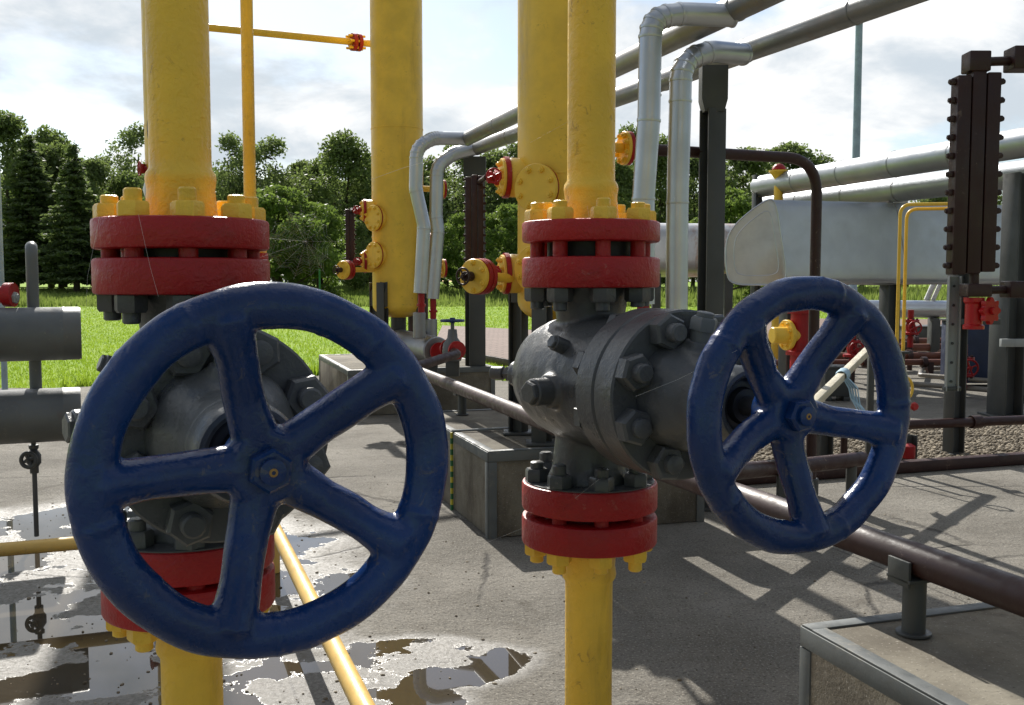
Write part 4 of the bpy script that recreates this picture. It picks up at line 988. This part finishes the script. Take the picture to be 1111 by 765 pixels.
# grit scattered over the concrete near the camera
n = 2600; x = rng.uniform(-3.6,2.6,n); y = 3.4+rng.random(n)**1.4*6
wt = rng.random(n) < np.where((x < -.2) & (y < 7), 1., .35); x, y = x[wt], y[wt]
stones(np.c_[x, y, np.full(len(x),.001)], .003+.008*rng.random(len(x))**3, 'grit', M['stone'])
def inside(px, py, poly):
    r = np.zeros(len(px), bool); n = len(poly)
    for i in range(n):
        x0, y0 = poly[i]; x1, y1 = poly[(i+1)%n]
        cnd = ((y0 > py) != (y1 > py)); xi = (x1-x0)*(py-y0)/((y1-y0) if abs(y1-y0) > 1e-9 else 1e-9)+x0; r ^= cnd & (px < xi)
    return r
def terr_np(y):
    t = np.clip((y-45)/60, 0, 1); return .9*t*t*(3-2*t)
def blades(name, x, y, h, w, mat, lean=.5, k=3):
    n = len(x); ang = rng.random(n)*TAU; bx, by = np.cos(ang)*w/2, np.sin(ang)*w/2
    la = rng.random(n)*TAU; lx, ly = np.cos(la)*h*lean*rng.random(n), np.sin(la)*h*lean*rng.random(n); z = terr_np(y)-.03
    v = np.stack([np.stack([x-bx,y-by,z],-1), np.stack([x+bx,y+by,z],-1), np.stack([x+lx,y+ly,z+h],-1)],1)
    return mesh_np(name, v.reshape(-1,3), np.arange(n*3).reshape(-1,3), mat, 'stuff')
N = 150000; Y = 13.5*(62/13.5)**rng.random(N); X = (rng.random(N)*2-1)*.56*Y
out = ~inside(X, Y, CON) & ~inside(X, Y, pv) & ~inside(X, Y, [(p.x,p.y) for p in k]); X, Y = X[out], Y[out]
h = (.03+.035*rng.random(len(X)))*(1+.005*Y); blades('grass', X, Y, h, .010+.0011*Y*rng.random(len(X)), M['grass'], .8)
N = 52000; Y = rng.uniform(58, 92, N); X = (rng.random(N)*2-1)*.58*Y
h = (.25+.5*rng.random(N))*np.clip(.45+.55*np.sin(X*.35+Y*.21)+.5*rng.random(N), .35, 1.4); blades('tall_weeds', X, Y, h, .10+.10*rng.random(N), M['weed'], .5)
# ragged weeds along the slab edge and trench cover
N = 2600; t = rng.random(N); ed = np.array(CON[3:10]); seg = rng.integers(0, len(ed)-1, N)
pp = ed[seg]*(1-t)[:,None]+ed[seg+1]*t[:,None]+np.c_[rng.normal(0,.12,N), .10+np.abs(rng.normal(0,.3,N))]
blades('edge_weeds', pp[:,0], pp[:,1], .08+.16*rng.random(N), .03+.02*rng.random(N), M['grass'], .9)

# ------------------------------------------------------------------ trees
def leaf_quads(cen, size, up=.35):
    n = len(cen); d = rng.normal(size=(n,3)); d[:,2] += up; d /= np.linalg.norm(d,axis=1)[:,None]
    t = rng.normal(size=(n,3)); u = np.cross(d,t); u /= np.linalg.norm(u,axis=1)[:,None]; w = np.cross(d,u)
    s = size[:,None]; u = u*s; w = w*s*.62
    v = np.stack([cen-u, cen-w*.8+u*.1, cen+u, cen+w*.8+u*.1],1); return v.reshape(-1,3), np.arange(n*4).reshape(-1,4)
def trunk_mb(h, r, limbs):
    mb = MB(); pts = [V((math.sin(k*1.3)*.12*k*.3, math.cos(k*1.7)*.1*k*.3, h*k/6)) for k in range(7)]
    mb.tube(pts, [r*(1-.82*k/6)+.02 for k in range(7)], 10)
    for (z, d, L) in limbs:
        p = V((0,0,z)); dd = V(d); mb.tube([p, p+dd*L*.4+Z*L*.1, p+dd*L*.75+Z*L*.32, p+dd*L+Z*L*.55], [r*.42,r*.3,r*.18,r*.06], 7)
    return mb
def broad_tree(name, h, wdt, n, mat, base=.16, lsz=.2, blobs=26, seed=1, airy=.5):
    rs = np.random.default_rng(seed); root = bpy.data.objects.new(name, None); COL.objects.link(root)
    limbs = []; C, Rr = [], []
    for i in range(blobs):
        t = base+(1-base)*rs.random()**.85; prof = math.sin(PI*min(1,(t-base)/(1-base)*.86+.14))**.75
        a = rs.random()*TAU; rr = wdt/2*prof*math.sqrt(rs.random())*.92
        br = h*.085*(.6+.8*rs.random())*(.65+.5*prof); C.append((math.cos(a)*rr, math.sin(a)*rr, min(h*t, h-br*.7))); Rr.append(br)
    C.append((rs.normal(0,.2), rs.normal(0,.2), h*.93)); Rr.append(h*.07)
    for i in range(10):
        c = C[i]; L = math.hypot(c[0], c[1]); limbs.append((max(h*.1, c[2]-L*.7), (c[0]/max(L,.1), c[1]/max(L,.1), 0), max(L, .6)))
    C = np.array(C); Rr = np.array(Rr); pick = rs.choice(len(C), n, p=Rr**2/np.sum(Rr**2))
    d = rs.normal(size=(n,3)); d /= np.linalg.norm(d,axis=1)[:,None]
    rad = Rr[pick]*(.35+.75*rs.random(n)**airy)*(1+.25*np.sin(d[:,0]*5+pick)*np.cos(d[:,2]*4+pick))
    cen = C[pick]+d*rad[:,None]*np.array([1.15,1.15,.85])
    v, f = leaf_quads(cen, lsz*(.6+.8*rs.random(n)))
    cr = mesh_np('crown', v, f, mat); cr.parent = root
    trunk_mb(h*.82, h*.014+.05, limbs).build('trunk', M['bark'], root)
    return root
def spruce(name, h, wdt, n, seed=1, base=.10):
    rs = np.random.default_rng(seed); root = bpy.data.objects.new(name, None); COL.objects.link(root)
    nb = 150; t = base+(1-base)*(np.arange(nb)+rs.random(nb))/nb; a = np.arange(nb)*2.4+rs.normal(0,.3,nb)
    L = wdt/2*(1-t)**.80*(.70+.45*rs.random(nb))+.12
    pick = rs.choice(nb, n, p=(L**1.2)/np.sum(L**1.2)); s = rs.random(n)**.7
    rr = L[pick]*s; droop = -.30*rr+.10*(s**3)*L[pick]
    off = rs.normal(0,.13,(n,3))*(1.2-.6*s)[:,None]*np.array([1,1,.8])
    side = rs.normal(0,.16,n)*rr
    cen = np.c_[np.cos(a[pick])*rr-np.sin(a[pick])*side, np.sin(a[pick])*rr+np.cos(a[pick])*side, h*t[pick]+droop]+off
    v, f = leaf_quads(cen, .13+.10*rs.random(n), 1.2); cr = mesh_np('crown', v, f, M['needle']); cr.parent = root
    trunk_mb(h, h*.011+.04, []).build('trunk', M['bark'], root); return root
PT = {
 'oak': (broad_tree('broadleaf_tree', 14, 9.5, 15000, M['leaf_dark'], .10, .19, 42, 3), 14),
 'tall': (broad_tree('broadleaf_tree', 15, 7.5, 11000, M['leaf_mid'], .14, .19, 34, 5, .7), 15),
 'airy': (broad_tree('broadleaf_tree', 15, 8.5, 8500, M['leaf_dark'], .20, .18, 32, 8, .8), 15),
 'bush': (broad_tree('willow_bush', 7, 7.0, 13000, M['leaf_light'], .03, .13, 40, 9), 7),
 'spruce': (spruce('spruce_tree', 14, 5.6, 15000, 4), 14),
}
used = set()
def copy_tree(o):
    r = o.copy(); COL.objects.link(r)
    for ch in o.children:
        c = ch.copy(); COL.objects.link(c); c.parent = r
    return r
def tree(kind, px, Y, ytop, wide, label, group='trees beyond the lawn'):
    proto, ph = PT[kind]
    o = proto if kind not in used else copy_tree(proto); used.add(kind)
    zt = H+(305-ytop)/F*Y; z0 = float(terr_np(np.array(float(Y))))-.05; s = (zt-z0)/ph
    o.location = (P(px,300,Y).x, Y, z0); o.rotation_euler = (0,0,random.random()*TAU); o.scale = (s*wide, s*wide, s)
    tag(o, label, {'bush':'bush','spruce':'conifer'}.get(kind,'tree'), group); return o
row = 'broad leafy tree in the dark row beyond the lawn'
tree('oak', 12, 92, 128, 1.0, 'dense dark tree at the left picture edge beyond the lawn, tallest in the left clump')
tree('spruce', 36, 88, 148, 1.5, 'dark conifer between the left edge tree and the lone spruce')
tree('tall', 55, 100, 140, 1.0, 'green tree rising behind the dark conifers at the left')
tree('spruce', 83, 82, 158, 1.45, 'lone spruce with thin spiked top and bare trunk foot on the lawn at the left')
tree('airy', 112, 98, 172, 1.1, 'loose leafy tree just right of the lone spruce')
tree('tall', 140, 92, 188, 1.0, 'lower leafy tree beside the left red flange')
tree('airy', 152, 104, 138, .9, 'thin crowned tall tree peeking out left of the thick left pipe')
tree('oak', 125, 84, 232, 1.1, 'low dark bush under the trees left of the red flange', 'bushes beyond the lawn')
tree('oak', 104, 90, 176, .9, 'dense tree closing the gap right of the lone spruce')
tree('tall', 66, 94, 158, 1.1, 'bright green tree between the two dark conifers')
tree('airy', 275, 100, 160, 1.1, 'airy tree just right of the thin upright yellow pipe')
tree('tall', 350, 98, 172, 1.0, 'slim green tree over the right willow bush')
tree('airy', 252, 96, 147, .9, 'airy tall tree behind the thin upright yellow pipe')
tree('tall', 222, 102, 175, .9, 'leafy tree just right of the thick left pipe')
tree('airy', 298, 98, 152, 1.15, 'spreading airy tree over the willow bush')
tree('oak', 328, 104, 178, .9, 'dark tree in the gap over the willow bush, lower than its neighbours')
tree('tall', 378, 92, 145, 1.05, 'tall leafy tree just left of the vessel with two covers')
tree('airy', 402, 96, 170, 1.0, 'dark tree touching the left edge of the vessel with two covers')
tree('bush', 300, 66, 202, 1.15, 'large light green willow bush behind the spider web', 'bushes beyond the lawn')
tree('bush', 345, 70, 222, 1.0, 'light green bush right of the large willow bush', 'bushes beyond the lawn')
tree('bush', 258, 72, 240, .9, 'light green bush left of the large willow bush', 'bushes beyond the lawn')
tree('oak', 385, 80, 240, .8, 'dark bush behind the small brown gauge', 'bushes beyond the lawn')
for px, yt, kd, Y in ((440,165,'oak',98),(470,172,'tall',100),(495,158,'airy',94),(560,158,'airy',96),(590,160,'oak',99),(625,165,'tall',97)):
    tree(kd, px, Y, yt, 1.0, row)
tree('oak', 535, 98, 168, 1.0, 'dark tree between the far dark post and the middle vessel')
tree('bush', 548, 70, 222, 1.0, 'light green bush right of the brown gauge', 'bushes beyond the lawn')
tree('bush', 500, 74, 232, .9, 'light green bush behind the brown gauge', 'bushes beyond the lawn')
tree('tall', 672, 88, 172, .9, 'tree behind the yellow nozzle right of the middle pipe')
tree('airy', 682, 100, 138, .8, 'tall thin tree top between the middle pipe and the left silver riser')
tree('tall', 715, 90, 150, .9, 'tree seen in the gap between the two silver risers')
tree('oak', 752, 95, 172, .9, 'tree seen between the right silver riser and the dark post')
tree('oak', 805, 90, 165, 1.2, 'wide dark tree left of the twin pipe ends')
tree('bush', 790, 66, 205, .9, 'light green bush just right of the dark post', 'bushes beyond the lawn')
tree('bush', 838, 70, 225, 1.0, 'light green bush behind the yellow vent post', 'bushes beyond the lawn')
tree('oak', 850, 98, 160, 1.1, 'wide dark tree behind the yellow vent post')
tree('airy', 885, 96, 170, 1.2, 'loose tree over the twin pipes behind the bend of the brown pipe')
tree('oak', 935, 108, 205, 1.2, 'low tree behind the tall grey lamp mast')
tree('airy', 980, 104, 203, 1.2, 'low tree left of the large level gauge above the tank')
tree('oak', 1012, 108, 210, 1.0, 'low dark tree touching the left side of the large level gauge')
tree('tall', 1062, 106, 226, 1.2, row); tree('oak', 1110, 104, 235, 1.2, row)
for px in np.linspace(-60, 1180, 20):
    tree('oak', float(px), 112+random.random()*6, 250+random.random()*22, 2.4, 'dark undergrowth thicket at the foot of the tree row', 'thickets at the foot of the trees')
for i, px in enumerate(np.linspace(-40, 1160, 26)):
    if 225 < px < 300 and False: continue
    tree(('oak','tall','oak','airy')[i % 4], float(px)+random.uniform(-10,10), 113+random.random()*8, (188 if px < 620 else 205)+random.random()*22, 1.45, 'leafy tree of the dense rear belt behind the tree row', 'rear belt of trees')
# thin lawn fence post
fp = thing('fence_post', P(347,318,50), 'slim dark post standing on the lawn below the spider web', 'post')
q = P(347,318,50); MB().cyl(V((q.x,q.y,terr(0,50)-.1)), V((q.x,q.y,zy(292,50))), .045, 10).build('post', M['green'], fp)

# ------------------------------------------------------------------ spider web
wb = thing('spider_web', P(330,260,2.2), 'pale spider web stretched in the air right of the left red flange', 'spider web')
hub = P(332,262,2.2); mb = MB(); sc = 2.2/F
angs = [math.radians(a) for a in (150,175,200,225,250,275,300,325,0,40,70,95,120)]
len_ = [42,62,58,46,44,40,42,36,34,30,34,38,44]
tip = [hub+V((math.cos(a)*l*sc, .02*math.sin(3*a), math.sin(a)*l*sc)) for a, l in zip(angs, len_)]
for t in tip: mb.tube([hub, t], .00011, 3, False)
for k in range(3, 15):
    f = k/16
    for i in range(len(tip)):
        if 7 <= i < 11 and k % 2: continue
        a, b = hub.lerp(tip[i], f*(1+.05*math.sin(i*5+k))), hub.lerp(tip[(i+1)%len(tip)], f*(1+.05*math.sin(i*5+5+k)))
        m = (a+b)/2+(hub-(a+b)/2)*.12; mb.tube([a, m, b], .00010, 3, False)
mb.build('silk', M['web'], wb, 0)
def thread(pts, label, r=.00016):
    o = MB().tube(pts, r, 3, False).build('silk_thread', M['web'], None, 0); tag(o, label, 'spider silk', 'loose spider threads')
thread([P(108,235,1.70), P(95,300,1.72), P(93,345,1.76)], 'long thread hanging at the left side of the left red flange')
thread([P(150,232,1.70), P(163,290,1.695), P(172,322,1.69)], 'thread running down the front of the left red flange')
thread([P(402,195,2.6), P(438,182,2.6), P(474,172,2.5), P(505,158,2.6)], 'thread crossing the vessel with two covers near the silver elbow', .0004)
thread([P(640,240,2.2), P(620,130,2.5), P(575,155,3)], 'thread over the front of the middle vessel')
thread([P(525,590,2.6), P(600,560,2.2), P(650,520,2.1)], 'thread crossing the lower red flange pair of the middle valve')
thread([P(690,430,1.85), P(735,412,1.8), P(800,380,1.55)], 'thread between the middle valve bonnet and its blue handwheel')

# ------------------------------------------------------------------ light, sky, camera
EL, AZ = R(36), R(-16.5)
sun = bpy.data.lights.new('sun', 'SUN'); sun.energy = 5.0; sun.angle = R(.6); sun.color = (1, .955, .88)
so = bpy.data.objects.new('sun', sun); COL.objects.link(so)
sd = V((math.sin(AZ)*math.cos(EL), math.cos(AZ)*math.cos(EL), math.sin(EL))); so.rotation_euler = sd.to_track_quat('Z','Y').to_euler()
W = bpy.data.worlds.new('World'); S.world = W; W.use_nodes = True; nt = W.node_tree; nd = nt.nodes; L = nt.links
bg = nd['Background']; bg.inputs['Strength'].default_value = .10
sky = nd.new('ShaderNodeTexSky'); sky.sky_type = 'NISHITA'; sky.sun_disc = False; sky.sun_elevation = EL; sky.sun_rotation = AZ % TAU; sky.air_density = 1.0; sky.dust_density = .6; sky.ozone_density = 1.2
tc = nd.new('ShaderNodeTexCoord'); sx = nd.new('ShaderNodeSeparateXYZ'); L.new(tc.outputs['Generated'], sx.inputs[0])
def mth(op, a, b=0, cl=False):
    k = nd.new('ShaderNodeMath'); k.operation = op; k.use_clamp = cl
    for s, v in zip(k.inputs, (a, b)):
        if isinstance(v, bpy.types.NodeSocket): L.new(v, s)
        else: s.default_value = v
    return k.outputs[0]
den = mth('ADD', mth('MAXIMUM', sx.outputs[2], 0), .34)
cb = nd.new('ShaderNodeCombineXYZ'); L.new(mth('DIVIDE', sx.outputs[0], den), cb.inputs[0]); L.new(mth('DIVIDE', sx.outputs[1], den), cb.inputs[1])
def nz(scale, det, rough, dist, loc):
    mp = nd.new('ShaderNodeMapping'); L.new(cb.outputs[0], mp.inputs['Vector']); mp.inputs['Location'].default_value = loc
    k = nd.new('ShaderNodeTexNoise'); L.new(mp.outputs[0], k.inputs['Vector']); k.inputs['Scale'].default_value = scale; k.inputs['Detail'].default_value = det
    k.inputs['Roughness'].default_value = rough; k.inputs['Distortion'].default_value = dist; return k.outputs['Fac']
def rmp(f, a, b, c=0., d=1.):
    k = nd.new('ShaderNodeMapRange'); k.interpolation_type = 'SMOOTHSTEP'; L.new(f, k.inputs[0])
    for i, v in enumerate((a, b, c, d)): k.inputs[i+1].default_value = v
    return k.outputs[0]
def cmix(f, a, b):
    k = nd.new('ShaderNodeMix'); k.data_type = 'RGBA'
    if isinstance(f, bpy.types.NodeSocket): L.new(f, k.inputs['Factor'])
    else: k.inputs['Factor'].default_value = f
    for s, v in ((k.inputs[6], a), (k.inputs[7], b)):
        if isinstance(v, tuple): s.default_value = (*v, 1)
        else: L.new(v, s)
    return k.outputs[2]
n1 = nz(1.5, 11, .56, .2, (3.1, 1.7, 0)); n2 = nz(2.1, 10, .55, .3, (7.4, 4.2, 0)); n3 = nz(5.0, 9, .6, .4, (1.2, 8.3, 0))
cover = rmp(n1, .42, .53); shade = rmp(mth('ADD', mth('MULTIPLY', n2, .70), mth('MULTIPLY', n3, .30)), .42, .60)
ccol = cmix(shade, (8.0, 8.0, 7.95), (4.7, 5.25, 5.75))
# cloud brightness drops away from the sun, shaped to dim the unseen sky's fill
vd = nd.new('ShaderNodeVectorMath'); vd.operation = 'DOT_PRODUCT'; L.new(tc.outputs['Generated'], vd.inputs[0]); vd.inputs[1].default_value = sd
fwd = rmp(vd.outputs['Value'], -.15, .72, .31, 1.0)
sc_ = nd.new('ShaderNodeVectorMath'); sc_.operation = 'SCALE'; L.new(ccol, sc_.inputs[0]); L.new(fwd, sc_.inputs['Scale'])
ss_ = nd.new('ShaderNodeVectorMath'); ss_.operation = 'SCALE'; L.new(sky.outputs[0], ss_.inputs[0]); ss_.inputs['Scale'].default_value = .9
L.new(cmix(cover, ss_.outputs[0], sc_.outputs[0]), bg.inputs['Color'])
cam = bpy.data.cameras.new('camera'); cam.lens = 36*F/1111; cam.sensor_width = 36; cam.clip_start = .05; cam.clip_end = 5000
co = bpy.data.objects.new('camera', cam); COL.objects.link(co); co.location = EYE; co.rotation_euler = (PI/2-PITCH, 0, 0); S.camera = co
S.view_settings.view_transform = 'Standard'; S.view_settings.look = 'None'; S.view_settings.exposure = 0.48; S.view_settings.gamma = 1; S.view_settings.use_curve_mapping = False
S.cycles.max_bounces = 8; S.cycles.caustics_reflective = False; S.cycles.caustics_refractive = False
